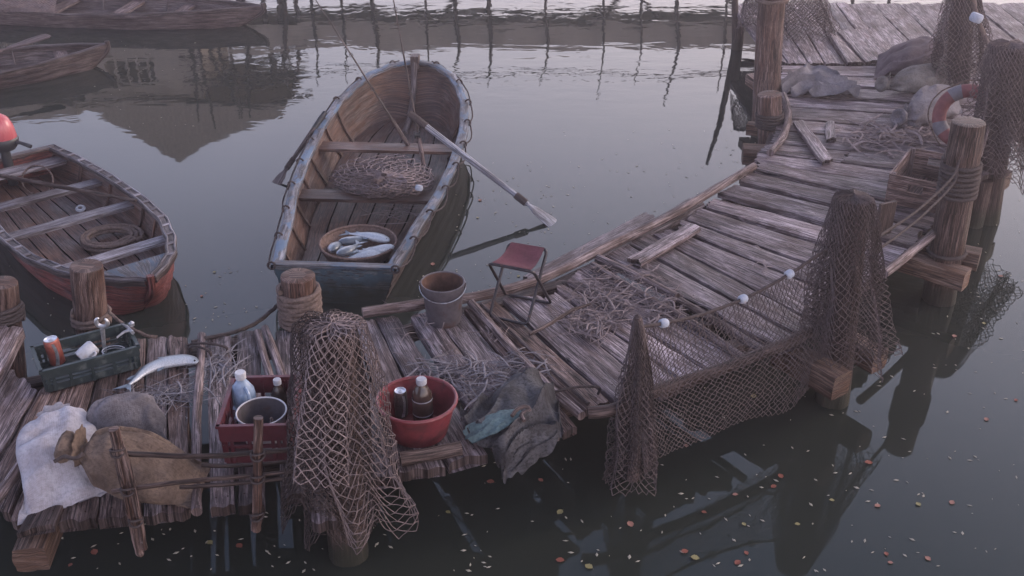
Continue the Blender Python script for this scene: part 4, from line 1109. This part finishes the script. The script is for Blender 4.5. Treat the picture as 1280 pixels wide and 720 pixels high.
can('drinks_can', 'orange-red drinks can with a silver stripe standing in the green crate', P(73,454,.53), .175, .046, 'canred', V((-.08, 0, 1)))
# things in the green crate
mg = thing('mug', 'white enamel mug lying on its side in the green crate', 'mug', P(108,446,.54)); ax = V((.55, .55, .35)).normalized(); c = P(100,448,.585)
m = MB(); m.lathe(c, [(.033, 0), (.046, .0), (.05, .04), (.05, .1), (.04, .115), (.001, .115)], 28, ax); m.lathe(c, [(.033, 0), (.038, .08), (.001, .08)], 28, ax); m.build('body', M['white'], mg)
m = MB(); s_ = V((.6, -.6, 0)).normalized()
m.tube(catmull([c+ax*.03+s_*.045, c+ax*.035+s_*.075, c+ax*.08+s_*.075, c+ax*.085+s_*.045], 4), .006, 8); m.build('handle', M['white'], mg)
# spanner
wr = thing('spanner', 'large open-ended steel spanner standing in the green crate', 'spanner', P(133,450,.54)); a = P(131,440,.56); b = PY(128, 410, a.y-.02)
m = MB(); d = (b-a).normalized(); m.tube([a, lerp(a, b, .5), b], [.013, .011, .014], 8, flat=1.6); m.build('shank', M['steel'], wr)
m = MB()
x = V((1, 0, 0)); n_ = x.cross(d).normalized(); x = d.cross(n_)
arc = [b+d*.045+(x*math.cos(t)+d*math.sin(t))*.035 for t in [PI*.68+k*(PI*1.64)/14 for k in range(15)]]
m.tube(arc, [.006, .01, .013]+[.014]*9+[.013, .01, .006], 8, flat=1.0); m.build('jaw', M['steel'], wr)
m = MB(); m.tube([P(143,442,.58)+V((math.cos(t*.35)*.07, math.sin(t*.35)*.06, .003*t*.3)) for t in range(34)], .004, 6); tag(m.build('wire_coil', M['steel']), 'loop of bright wire beside the spanner in the green crate', 'wire')
pl = thing('pliers', 'pair of old pliers leaning on the far end of the green crate', 'pliers', P(160,425,.6))
for a, b in (((146,422),(164,412)), ((152,405),(166,416))):
    m = MB(); m.tube([P(a[0], a[1], .66), P((a[0]+b[0])/2, (a[1]+b[1])/2-2, .68), P(b[0], b[1], .69)], [.006, .009, .012], 8); m.build('handle', M['steel'], pl)
m = MB(); m.lathe(P(165,407,.69), [(.001, 0), (.016, 0), (.018, .02), (.001, .035)], 12); m.build('head', M['steel'], pl)
m = MB(); m.lathe(P(96,430,.56), [(.001, 0), (.016, .003), (.018, .018), (.001, .03)], 12, V((.4, .2, 1))); tag(m.build('cork', M['log']), 'small pale cork lying in the green crate', 'cork')

# wooden crate
a, X, Yv, W_, Dp = rect((1113,217), (1181,231), (1138,184), D+.26)
Z = V((0, 0, 1)); ctr = a+X*(W_/2)+Yv*(Dp/2); wc = thing('crate', 'old wooden crate with hand holes standing left of the thick post', 'crate', V((ctr.x, ctr.y, D)))
B0 = V((ctr.x, ctr.y, D+.01)); H = .25
m = MB(); m.box(B0+Z*.008, W_/2-.02, Dp/2-.02, .008, X, Yv); m.build('base', M['deckbrown'], wc, False)
for s_ in (-1, 1):
    c0 = B0+Yv*(s_*Dp/2)
    m = MB()      # long side with an oblong hand hole
    for (u0, u1, z0, z1) in ((-1, 1, 0, .5), (-1, 1, .78, 1), (-1, -.28, .5, .78), (.28, 1, .5, .78)):
        m.box(c0+X*((u0+u1)/2*W_/2)+Z*((z0+z1)/2*H), (u1-u0)/2*W_/2, .009, (z1-z0)/2*H, X, Yv)
    m.build('side_panel', M['deckbrown'], wc, False)
    c1 = B0+X*(s_*W_/2)
    for k in range(2):
        m = MB(); m.box(c1+Z*(H*(.25+.5*k)), .009, Dp/2-.01, H*.235, X, Yv); m.build('end_board', M['deckbrown'], wc, False)
    for t_ in (-1, 1):
        m = MB(); m.box(B0+X*(s_*(W_/2-.025))+Yv*(t_*(Dp/2-.025))+Z*(H/2), .015, .015, H/2+.006, X, Yv); m.build('corner_batten', M['log'], wc, False)
# lone small board behind the net post
m = MB(); c = P(1103, 292, D+.01); m.box(c+V((0, 0, .13)), .075, .014, .13, V((.9, .4, .0)).normalized(), V((-.4, .9, .0)).normalized(), V((.05, .1, 1)).normalized()); tag(m.build('board', M['dark']), 'short dark board standing upright behind the net-covered post', 'board')
# loose boards
def loose(q, z, label, mat='deck', th=.03, zs=None):
    o = plank(q, mat, z, th, None, 'loose_board', zs=zs); tag(o, label, 'board', 'loose boards lying on the jetty')
loose([(861,279),(876,285),(803,328),(785,322)], D+.045, 'loose board lying along the kerb pole in the middle of the jetty')
loose([(991,151),(1004,150),(1042,199),(1027,202)], D+.045, 'long loose board lying aslant near the upper walkway kerb')
loose([(1032,151),(1043,151),(1045,172),(1033,173)], D+.045, 'short loose board near the upper walkway kerb')
loose([(36,640),(78,632),(70,655),(22,664)], D+.03, 'short board end under the white sack at the deck edge', 'dark')
m = MB(); m.tube([P(662,418,D+.03), P(690,403,D+.05), P(716,387,D+.04), P(738,380,D+.04)], [.012, .014, .013, .008], 8); tag(m.build('stick', M['dark']), 'thin dark stick lying on the planks right of the folding stool', 'stick')

# folding stool
zt = D+.43
sc_ = dict(FL=P(611,329,zt), FR=P(667,340,zt), BL=P(636,304,zt), BR=P(684,312,zt))
fo = dict(FL=P(612,395,D+.012), FR=P(659,406,D+.012), BL=P(632,368,D+.012), BR=P(689,379,D+.012))
ctr = (fo['FL']+fo['FR']+fo['BL']+fo['BR'])/4
stl = thing('folding_stool', 'folding camp stool with a maroon canvas seat and black tube legs', 'stool', V((ctr.x, ctr.y, D)))
def rounded(pts, r=.035):
    out = [pts[0]]
    for i in range(1, len(pts)-1):
        a_, b_, c_ = pts[i-1], pts[i], pts[i+1]; u = (a_-b_).normalized(); v_ = (c_-b_).normalized()
        p0, p2 = b_+u*r, b_+v_*r
        for k in range(6):
            t = k/5; out.append((1-t)**2*p0+2*t*(1-t)*b_+t*t*p2)
    out.append(pts[-1]); return out
for top, bot in ((('FL', 'FR'), ('BL', 'BR')), (('BL', 'BR'), ('FL', 'FR'))):
    a_, b_ = sc_[top[0]], sc_[top[1]]; c_, d_ = fo[bot[1]], fo[bot[0]]; md = (a_+b_)/2
    if top[0] == 'BL': k = .012*(1)
    m = MB(); m.tube(rounded([md, b_, c_, d_, a_, md]), .0105, 10); m.build('leg_frame', M['blacksteel'], stl)
m = MB()
def seat(a, b):
    p = lerp(lerp(sc_['FL'], sc_['FR'], .07+.86*a), lerp(sc_['BL'], sc_['BR'], .07+.86*a), b)
    return p+V((0, 0, .012-.045*math.sin(PI*b)*(.6+.4*math.sin(PI*a))))
m.grid(seat, 14, 14, lambda a, b: (a*.35, b*.35)); m.grid(lambda a, b: seat(a, b)-V((0, 0, .004)), 14, 14, lambda a, b: (a*.35, b*.35), flip=True); m.build('seat', M['canvas'], stl)

# ================================================================ sacks
def sack(A, Bp, N, thick, label, mat, z0=None, lift=.0, cord=True, seed=1.0, body=1.0, tuft=1.0, group=None, fat=1.0):
    root = thing('sack', label, 'sack', (A+Bp+N)/3, group)
    S_ = (A+Bp)/2; Wd = (A-Bp); hw = Wd.length/2; Wd = Wd/(2*hw); z0 = min(A.z, Bp.z) if z0 is None else z0
    wf = [(0, 1.09), (.07, 1.0), (.16, .93*fat), (.35, .97*fat), (.55, 1.0*fat), (.75, .8*fat), (.87, .42), (.925, .13), (.95, .13), (1, .26*tuft)]
    hf = [(0, .03), (.05, .25), (.2, .72), (.45, 1), (.65, .98), (.8, .7), (.88, .38), (.925, .17), (.95, .17), (1, .22*tuft)]
    m = MB(); Ln = (N-S_).length
    def fn(a, b):
        th = 2*PI*b; v = a; w_ = interp(wf, v)*hw; h = interp(hf, v)*thick/2
        c = lerp(S_, N, v); base = lerp(z0, N.z-.02, v**3)
        if v > .84:
            q = (v-.84)/.16; ra = interp([(0, 1), (.45, .042), (.6, .04), (.75, .03), (1, .006)], q); mixk = min(1, q/.4)
            w_ = lerp(w_, ra if q > .4 else .042, mixk); h = lerp(h, (ra if q > .4 else .042), mixk)
        cs, sn = math.cos(th), math.sin(th); cx = math.copysign(abs(cs)**.88, cs); sx = math.copysign(abs(sn)**.85, sn)
        g = math.exp(-((v-.93)/.13)**2)
        k = 1+.10*nz(cs*1.8+seed, sn*1.8, v*4)*1.4+.015*nz(cs*4, sn*4+seed, v*7)+.09*g*math.sin(9*th+seed)+.05*math.sin(9*th+seed)*math.exp(-((v-.78)/.12)**2)*(1 if v < .91 else .8)
        zz = base+h*.92+sx*h*k+.006*nz(v*7, cs*5, seed)
        p = V((c.x, c.y, 0))+V((Wd.x, Wd.y, 0))*(cx*w_*k)
        zz += Wd.z*cx*w_
        zz = max(zz, base+.004*abs(cs))
        # creases running off the seam corners
        zz -= (.045*max(0, 1-5*abs(nz(v*2.0+seed, cx*1.3, 9)))+.012*max(0, nz(v*5+seed, cx*4, 9)))*interp([(0, .5), (.1, 1), (.6, .5), (1, 0)], v)*(1 if sn > 0 else 0)
        return V((p.x, p.y, zz))
    m.grid(fn, 64, 56, lambda a, b: (a*Ln, b*hw*4), closed=True, flip=True)
    m.build('body', M[mat], root)
    if cord:
        m = MB(); c = lerp(S_, N, .937); d = (N-S_).normalized(); base = lerp(z0, N.z-.02, .937**3); c = V((c.x, c.y, base+.042*.92)); u = V((Wd.x, Wd.y, 0)).normalized(); 
        for q in range(3):
            pts = [c+d*(.012*(q-1))+u*(math.cos(t*.3)*.05)+V((0, 0, 1))*(math.sin(t*.3)*.05) for t in range(22)]
            rope(m, pts, .006, 6, 1)
        m.build('neck_cord', M['rope'], root)
        ax_ = (V((d.x, d.y, 0)).normalized()+V((0, 0, .35))).normalized(); m = MB(); sg_ = tuft**.5
        m.lathe(c-ax_*.01, [(.03, 0), (.04, .015), (.052*sg_, .035), (.062*sg_, .06), (.06*sg_, .085), (.045*sg_, .1), (.02, .085), (.004, .06)], 60, ax_, fn=lambda th, h: 1+(.1+1.2*h)*(.16*math.sin(9*th+seed)+.1*math.sin(5*th+2*seed)+.12*nz(math.cos(th)*2+seed, math.sin(th)*2, h*12)))
        m.build('gathered_neck', M[mat], root)
    return root
sack(P(27,656,.50), P(138,614,.50), P(70,520,.62), .30, 'plump off-white sack lying at the bottom left deck edge', 'sackwhite', seed=3, fat=.92, cord=False)
sack(P(240,634,.51), P(262,574,.60), P(84,557,.79), .27, 'brown burlap sack tied at its left neck, between the white and grey sacks', 'sackbrown', seed=6, fat=1.1, tuft=1.9)
sack(P(118,585,.50), P(212,560,.50), P(154,507,.70), .32, 'grey sack lying behind the brown burlap sack', 'sackgrey', seed=9, fat=1.0, cord=False, tuft=1.4)
SG = 'sacks stacked on the upper walkway'
sack(P(1092,98,.52), P(1098,66,.60), P(1188,62,.66), .24, 'dark mauve sack, topmost and farthest of the three stacked by the upper net', 'sackmauve', seed=12, z0=.52, fat=1.0, cord=False, tuft=.25, group=SG)
sack(P(1206,106,.52), P(1206,84,.60), P(1100,108,.60), .22, 'mottled olive sack in the middle of the three stacked by the upper net', 'sackgreen', seed=15, z0=.51, fat=1.15, tuft=1.8, group=SG)
sack(P(1204,140,.5), P(1198,112,.58), P(1122,150,.60), .26, 'rounded pale grey sack nearest to the lifebuoy', 'sackgrey', seed=18, z0=.5, fat=1.2, tuft=1.8, group=SG)
mrope([P(104,567,.83), P(95,573,.82), P(80,571,.82), P(68,577,.80)], .010, 'dark cord end trailing from the neck of the burlap sack', 'ropedark')

# cloths
def cloth_patch(ctrl, label, mat, cat='cloth', seed=1.0, fold=.03, fr=(3, 9), dirv=(1, .6), name='cloth', nu=70, nv=60):
    rows = [catmull([P(*c) for c in r], 8) for r in ctrl]
    def at(cv, t): return atc(cv, t)
    cols_n = len(rows[0])
    cc = [catmull([r[i] for r in rows], 8) for i in range(cols_n)]
    def fn(a, b):
        f = b*(cols_n-1); i = min(int(f), cols_n-2)
        p = lerp(atc(cc[i], a), atc(cc[i+1], a), f-i)
        q = dirv[0]*a+dirv[1]*b
        wv = q*fr[1]*.5+1.1*nz(a*1.8, b*1.8, seed); rd = abs(((wv % 1)+1) % 1-.5)*2
        w2 = (a-.6*b)*fr[1]*.33+1.3*nz(a*2.2, b*2.2, seed+5); r2 = abs(((w2 % 1)+1) % 1-.5)*2
        am = .35+.65*max(0, min(1, .5+1.4*nz(a*2.6, b*2.6, seed+9)))
        h = fold*am*(rd**2.2)*1.1+fold*.55*(1-am)*(r2**2)+fold*.35*nz(a*fr[0]*1.5, b*fr[0]*1.5, seed+4)
        return p+V((nz(a*5, b*5, seed+1)*.015, nz(a*5, b*5, seed+2)*.015, h))
    m = MB(); m.grid(fn, nu, nv, lambda a, b: (a*.7, b*.7)); m.grid(lambda a, b: fn(a, b)-V((0, 0, .004)), nu, nv, lambda a, b: (a*.7, b*.7), flip=True)
    return tag(m.build(name, M[mat]), label, cat)
cloth_patch([[(575,520,.53),(610,500,.56),(640,472,.58),(672,474,.56),(690,490,.53)],
             [(580,540,.52),(615,525,.60),(650,500,.62),(680,500,.62),(698,512,.53)],
             [(585,552,.52),(625,545,.60),(660,530,.61),(690,530,.58),(704,540,.52)],
             [(610,560,.53),(630,560,.56),(655,555,.54),(680,555,.52),(698,556,.50)],
             [(620,580,.44),(628,588,.42),(642,585,.42),(662,577,.44),(682,568,.47)],
             [(627,600,.36),(630,606,.34),(637,603,.34),(652,592,.38),(668,580,.42)]], 'muddy grey tarpaulin crumpled over the front edge of the deck', 'tarp', 'tarpaulin', 3.0, .095, (4, 9), name='tarpaulin', nu=110, nv=100)
cloth_patch([[(582,535,.58),(600,523,.62),(628,514,.66),(650,510,.66)], [(580,545,.57),(602,532,.63),(630,522,.665),(652,516,.67)], [(590,554,.56),(612,545,.62),(632,534,.65),(648,522,.67)]],
            'speckled teal rag lying on the muddy tarpaulin', 'tarpteal', 'rag', 5.0, .015, (3, 5), name='rag', nu=30, nv=40)
m = MB(); m.tube(catmull([P(640,520,.69), P(646,512,.70), P(656,508,.70), P(662,512,.68), P(652,518,.69), P(655,526,.68)], 4), [.012]*21, 8); tag(m.build('strap', M['log']), 'knotted tan strap on top of the teal rag', 'strap')
cloth_patch([[(985,98,.51),(1000,88,.54),(1020,86,.55),(1045,95,.53),(1055,106,.51)], [(975,108,.51),(1000,98,.56),(1022,96,.58),(1048,104,.55),(1068,112,.51)],
             [(978,116,.52),(1000,110,.54),(1025,112,.55),(1050,115,.54),(1074,118,.52)], [(990,120,.51),(1010,120,.53),(1030,121,.54),(1050,121,.53),(1072,121,.51)]], 'crumpled grey cloth beside the tall reddish post', 'linen', 'cloth', 7.0, .1, (3, 7), name='cloth', nu=90, nv=90)

# lifebuoy
c = P(1203, 150, .78); b_ = P(1198, 188, D); n_ = V((-.45, -.82, .38)).normalized()
up_ = (Z-n_*Z.dot(n_)).normalized(); sd2 = up_.cross(n_)
R_, r_ = .235, .062; c = V((P(1198,186,D).x, P(1198,186,D).y, D))+up_*(R_+r_)
lb_ = thing('lifebuoy', 'faded red lifebuoy with white bands standing behind the thick post', 'lifebuoy', V((c.x, c.y, D)))
m = MB(); m.grid(lambda a, b: c+(sd2*math.cos(2*PI*a)+up_*math.sin(2*PI*a))*(R_+r_*math.cos(2*PI*b))+n_*(r_*math.sin(2*PI*b)), 56, 18, lambda a, b: (a*1.6, b*.4), closed=True, flip=True); m.build('ring', M['ring'], lb_)
for q in (.06, .31, .56, .81):
    m = MB(); rr2 = r_+.004; m.grid(lambda a, b: c+(sd2*math.cos(2*PI*(q+.07*a))+up_*math.sin(2*PI*(q+.07*a)))*(R_+rr2*math.cos(2*PI*b))+n_*(rr2*math.sin(2*PI*b)), 5, 18, closed=True, flip=True); m.build('band', M['ringband'], lb_)
m = MB(); pts = []
for k in range(49):
    a_ = 2*PI*k/48; q = R_+r_+.01+.03*abs(math.sin(2*(a_-2*PI*.095))); pts.append(c+(sd2*math.cos(a_)+up_*math.sin(a_))*q)
rope(m, pts, .007, 6, 1); m.build('grab_rope', M['rope'], lb_)

# stick railing
sr = thing('stick_railing', 'low railing of rough sticks lashed together in front of the sacks and red crate', 'railing', V((-1.8, 4.3, 0)))
def stk(pts, rs, nm, mat='post'):
    m = MB(); sd_ = random.random()*40; pp = catmull(pts, 6); rr = [rs[0]+(rs[1]-rs[0])*i/(len(pp)-1) for i in range(len(pp))]
    pp = [p+V((.008*nz(i*.4, sd_), .008*nz(i*.4, sd_+5), 0)) for i, p in enumerate(pp)]
    m.tube(pp, rr, 10, fn=lambda th, L, f: 1+.18*nz(math.cos(th)*2, math.sin(th)*2+sd_, L*7)); m.build(nm, M[mat], sr)
stk([PY(142,536,4.24), PY(157,610,4.22), PY(172,680,4.22), PY(175,692,4.22)], (.026, .022), 'stake')
stk([PY(149,552,4.24), PY(166,610,4.2), PY(181,686,4.2)], (.018, .016), 'stake')
stk([PY(323,522,4.38), PY(322,590,4.36), PY(321,640,4.36), PY(320,662,4.36)], (.024, .027), 'stake')
stk([PY(146,566,4.27), PY(200,569,4.3), PY(280,569,4.36), PY(372,561,4.42)], (.015, .013), 'rail', 'dark')
stk([PY(140,615,4.22), PY(200,606,4.24), PY(280,597,4.32), PY(370,589,4.4)], (.013, .011), 'rail', 'dark')
stk([PY(225,609,4.3), PY(290,605,4.34), PY(356,597,4.4)], (.012, .01), 'rail', 'dark')
stk([PY(252,581,4.4), PY(300,582,4.43), PY(366,577,4.46)], (.012, .01), 'rail', 'dark')
for x, y, Y_ in ((147, 563, 4.23), (160, 611, 4.2), (170, 650, 4.2), (322, 568, 4.36), (322, 596, 4.35), (321, 643, 4.35)):
    m = MB(); c = PY(x, y, Y_)
    for q in range(2): rope(m, [c+V((math.cos(t*.5)*.034, math.sin(t*.5)*.034, .012*(q-.5)+.014*math.sin(t*.5+q*3))) for t in range(14)], .006, 6, 1)
    m.build('lashing', M['ropedark'], sr)

# ================================================================ what stands beyond the top of the picture (it shows in the water)
def wbox(root, nm, x0, x1, y0, y1, z0, z1, mat='pale'):
    m = MB(); m.box(V(((x0+x1)/2, (y0+y1)/2, (z0+z1)/2)), (x1-x0)/2, (y1-y0)/2, (z1-z0)/2); return m.build(nm, M[mat], root, False)
fb = thing('footbridge', 'dark wooden footbridge on posts, showing only as a reflection across the top', 'footbridge', V((0, 19, 0)))
rng = random.Random(5)
m = MB()
def bprof(q):      # sagging, patched underside and top of the walkway
    x = lerp(-6.2, 8.0, q)
    top = 1.3+.14*nz(x*.8, 3)+.08*nz(x*2.6, 4)+.03*nz(x*11, 5)
    bot = .86+.2*nz(x*.55, 7)+.12*nz(x*2.1, 8)+.04*nz(x*9, 9)
    return x, min(bot, top-.12), top
for yy, fl in ((18.55, False), (19.5, True)):
    m.grid(lambda a, b: V((bprof(a)[0], yy, lerp(bprof(a)[1], bprof(a)[2], b))), 220, 2, flip=fl)
m.grid(lambda a, b: V((bprof(a)[0], lerp(18.55, 19.5, b), bprof(a)[2])), 220, 1); m.grid(lambda a, b: V((bprof(a)[0], lerp(18.55, 19.5, b), bprof(a)[1])), 220, 1, flip=True)
m.build('deck', M['pale'], fb, False)
x = -5.6
while x < 7:
    m = MB(); r_p = rng.uniform(.018, .04); h_ = rng.choice((1.7, 1.95, 2.1, 2.25, 2.3)); lx = rng.uniform(-.1, .1)
    m.tube(catmull([V((x, 18.5, -.5)), V((x+lx*.5, 18.5, .6)), V((x-lx*.4, 18.5, 1.3)), V((x+lx*1.6, 18.5, h_))], 3), [r_p]*6+[r_p*.75, r_p*.6, r_p*.5, r_p*.35], 7); m.build('bridge_post', M['dark'], fb)
    x += rng.uniform(.45, 1.0)
m = MB(); m.tube(catmull([V((-5.5+1.2*i, 18.58, 1.75+.08*rng.uniform(-1, 1))) for i in range(10)], 4), .022, 6); m.build('handrail', M['dark'], fb)
for a, b in (((1.2, 1.05), (2.2, .1)), ((2.6, .9), (1.9, .05)), ((-1.5, 1.0), (-.6, .1)), ((4.2, 1.0), (3.4, .1))):
    m = MB(); m.tube([V((a[0], 18.7, a[1])), V((b[0], 18.7, b[1]))], .04, 8); m.build('brace', M['dark'], fb)
# boathouse
bh = thing('boathouse', 'gabled boathouse seen only as a dark reflection at the upper left', 'boathouse', V((-6.3, 20, 0)))
wbox(bh, 'wall', -8.0, -7.5, 19.4, 21.5, -.2, 2.7); wbox(bh, 'wall', -6.6, -5.75, 19.4, 21.5, -.2, 2.5); wbox(bh, 'wall', -7.5, -6.6, 19.4, 21.5, -.2, 1.75); wbox(bh, 'lintel', -7.5, -6.6, 19.4, 21.5, 2.2, 2.75)
for k in range(4): wbox(bh, 'window_bar', -7.36+.2*k, -7.32+.2*k, 19.5, 19.55, 1.75, 2.2)
m = MB()
prof = [(-8.1, 2.55), (-7.6, 2.85), (-6.35, 3.72), (-5.7, 3.3), (-4.3, 2.78), (-4.2, 2.6), (-6.3, 2.5)]
i0 = [m.vert((x+.0, 19.2, z)) for x, z in prof]; i1 = [m.vert((x, 21.8, z)) for x, z in prof]
m.face(i0); m.face(list(reversed(i1)))
for k in range(len(prof)): m.face([i0[k], i1[k], i1[(k+1) % 7], i0[(k+1) % 7]])
m.build('roof', M['thatch'], bh, False)
sh = thing('shed', 'low lean-to shed reflected at the far left edge', 'shed', V((-10, 20, 0)))
wbox(sh, 'wall', -14, -8.25, 19.6, 21.6, -.2, 2.6)
m = MB(); i0 = [m.vert(p) for p in ((-14, 19.3, 2.6), (-8.15, 19.3, 2.6), (-8.15, 19.3, 2.85), (-10.5, 19.3, 3.02), (-14, 19.3, 3.0))]; i1 = [m.vert((m.v[k][0], 21.9, m.v[k][2])) for k in i0]
m.face(i0); m.face(list(reversed(i1)))
for k in range(5): m.face([i0[k], i1[k], i1[(k+1) % 5], i0[(k+1) % 5]])
m.build('roof', M['thatch'], sh, False)
dr = thing('drying_rack', 'rack of crooked sticks beside the boathouse, reflected left of the open rowboat', 'rack', V((-4.4, 18.8, 0)))
for k in range(12):
    m = MB(); x = -5.6+.17*k+rng.uniform(-.05, .05); h_ = rng.uniform(1.9, 2.9) if k < 9 else rng.uniform(1.6, 2.2)
    m.tube(catmull([V((x, 18.7, -.3)), V((x+rng.uniform(-.15, .15), 18.7, 1.2)), V((x+rng.uniform(-.3, .3), 18.7, h_))], 3), [.045, .045, .04, .035, .03, .025, .012], 6); m.build('stick', M['dark'], dr)
for z_ in (1.5, 1.95, 2.35):
    m = MB(); m.tube([V((-5.9, 18.72, z_)), V((-4.6, 18.72, z_+.1)), V((-3.6, 18.72, z_-.15))], .04, 6); m.build('crossbar', M['dark'], dr)
# leaning pole at the far platform
a_ = P(925, 14, D); b_ = V((2.72, 14.05, 1.62)); m = MB(); m.tube([V((a_.x+.02, a_.y, -.3)), lerp(a_, b_, .5), b_], [.05, .04, .02], 10); tag(m.build('pole', M['dark']), 'leaning pole at the corner of the far platform, reflected as a long wavy line', 'pole')
# far bank
m = MB()
m.grid(lambda a, b: V((-200+400*a, 60+90*b, -.5+3.2*math.sin(PI*min(1, b*1.4))**.8*(1+.5*nz(a*12, b*2))*min(1, b*5))), 80, 10, lambda a, b: (a*100, b*40)); o = m.build('far_bank', M['bank']); struct(o)

# ================================================================ leaves on the water
LC = [((.2, .07, .05), 'russet'), ((.22, .19, .09), 'yellowish'), ((.26, .13, .1), 'salmon')]
protos = []
for k, (c_, nm) in enumerate(LC):
    mt = plain('leaf_'+nm, c_, .6, var=.3, scale=60); m = MB()
    for sg in (1, -1):
        def lf(a, b): 
            w_ = .4*math.sin(PI*min(1, a*.97+.02))**.7*(1+.12*math.sin(a*20+k)); return V((a-.5, sg*b*w_, .08*b*b+.05*math.sin(a*5)))
        m.grid(lf, 8, 3, flip=(sg < 0))
    m.tube([V((-.5, 0, .01)), V((-.62, .03, .03)), V((-.72, .08, .02))], .012, 5)
    protos.append((m, mt, nm))
me_l = []
rng = random.Random(11)
spots = [(600,594),(613,566),(593,503)]
LP = [(655,566,2),(613,602,0),(967,608,0),(919,618,2),(976,595,0),(930,655,1),(933,691,0),(856,689,0),(869,697,1),(922,703,0),(997,655,1),(1097,632,2),(1108,692,0),(1113,703,2),(1160,698,2),(1190,628,2),(1233,524,2),(1148,630,1),(1086,578,0),(942,495,1),
      (858,557,2),(297,588,1),(262,678,1),(299,682,0),(118,690,0),(88,706,0),(700,700,0),(736,708,1),(648,345,1),(600,250,2),(597,272,1),(541,330,2),(252,370,2),(268,340,1),(1193,420,2),(1251,345,2),(1230,404,1),(1270,500,0),(880,640,0),(815,560,1),(788,655,2),(676,600,0),(560,640,1),(700,640,1),(1040,625,1)]
first = {}
where = ['near the right edge', 'in the lower right', 'below the long net', 'in the lower middle', 'between the boats', 'in the lower left']
for i, (x, y, k) in enumerate(LP):
    p = P(x, y, .006); s_ = rng.uniform(.028, .048); a = rng.uniform(0, 6.28)
    reg = ('near the right edge' if x > 1150 else 'in the lower right corner area' if x > 1000 and y > 560 else 'in the net reflection' if x > 780 and y > 540 else 'off the middle of the deck front' if x > 540 and y > 540
           else 'right of the post row' if x > 780 else 'beside the open rowboat' if x > 500 else 'between the two moored boats' if y < 450 else 'below the front deck')
    lab = '%s fallen leaf floating on the water %s' % (LC[k][1], reg)
    if k not in first:
        m, mt, nm = protos[k]; o = m.build('leaf', mt, None, True, (0, 0, 0)); first[k] = o
    else:
        o = first[k].copy(); COL.objects.link(o)
    tag(o, lab, 'leaf', 'fallen leaves floating on the water')
    o.location = p; o.rotation_euler = (0, 0, a); o.scale = (s_, s_, s_*.6)
# tiny flecks nobody could count
m = MB()
for (x0, x1, y0, y1, n) in ((560,1280,470,715,170), (1160,1280,250,480,45), (560,880,200,340,110), (230,355,330,410,30), (60,620,640,715,60), (100,250,50,160,40), (700,980,160,220,40), (520,640,330,380,25), (0,120,330,450,12)):
    for _ in range(n):
        x, y = rng.uniform(x0, x1), rng.uniform(y0, y1); p = P(x, y, .004); a = rng.uniform(0, 6.28); L = rng.uniform(.006, .02); w_ = L*rng.uniform(.25, .55)
        d = V((math.cos(a), math.sin(a), 0)); e_ = V((-d.y, d.x, 0))
        ii = [m.vert(p+q) for q in (-d*L, -e_*w_, d*L, e_*w_)]; t = m.vert(p+V((0, 0, .004)))
        for q in range(4): m.face([ii[q], ii[(q+1) % 4], t])
o = m.build('floating_debris', plain('pale_fleck', (.3, .27, .22), .6, var=.2, scale=5), None, False); tag(o, 'tiny pale seeds and petals scattered on the water', 'debris', kind='stuff')
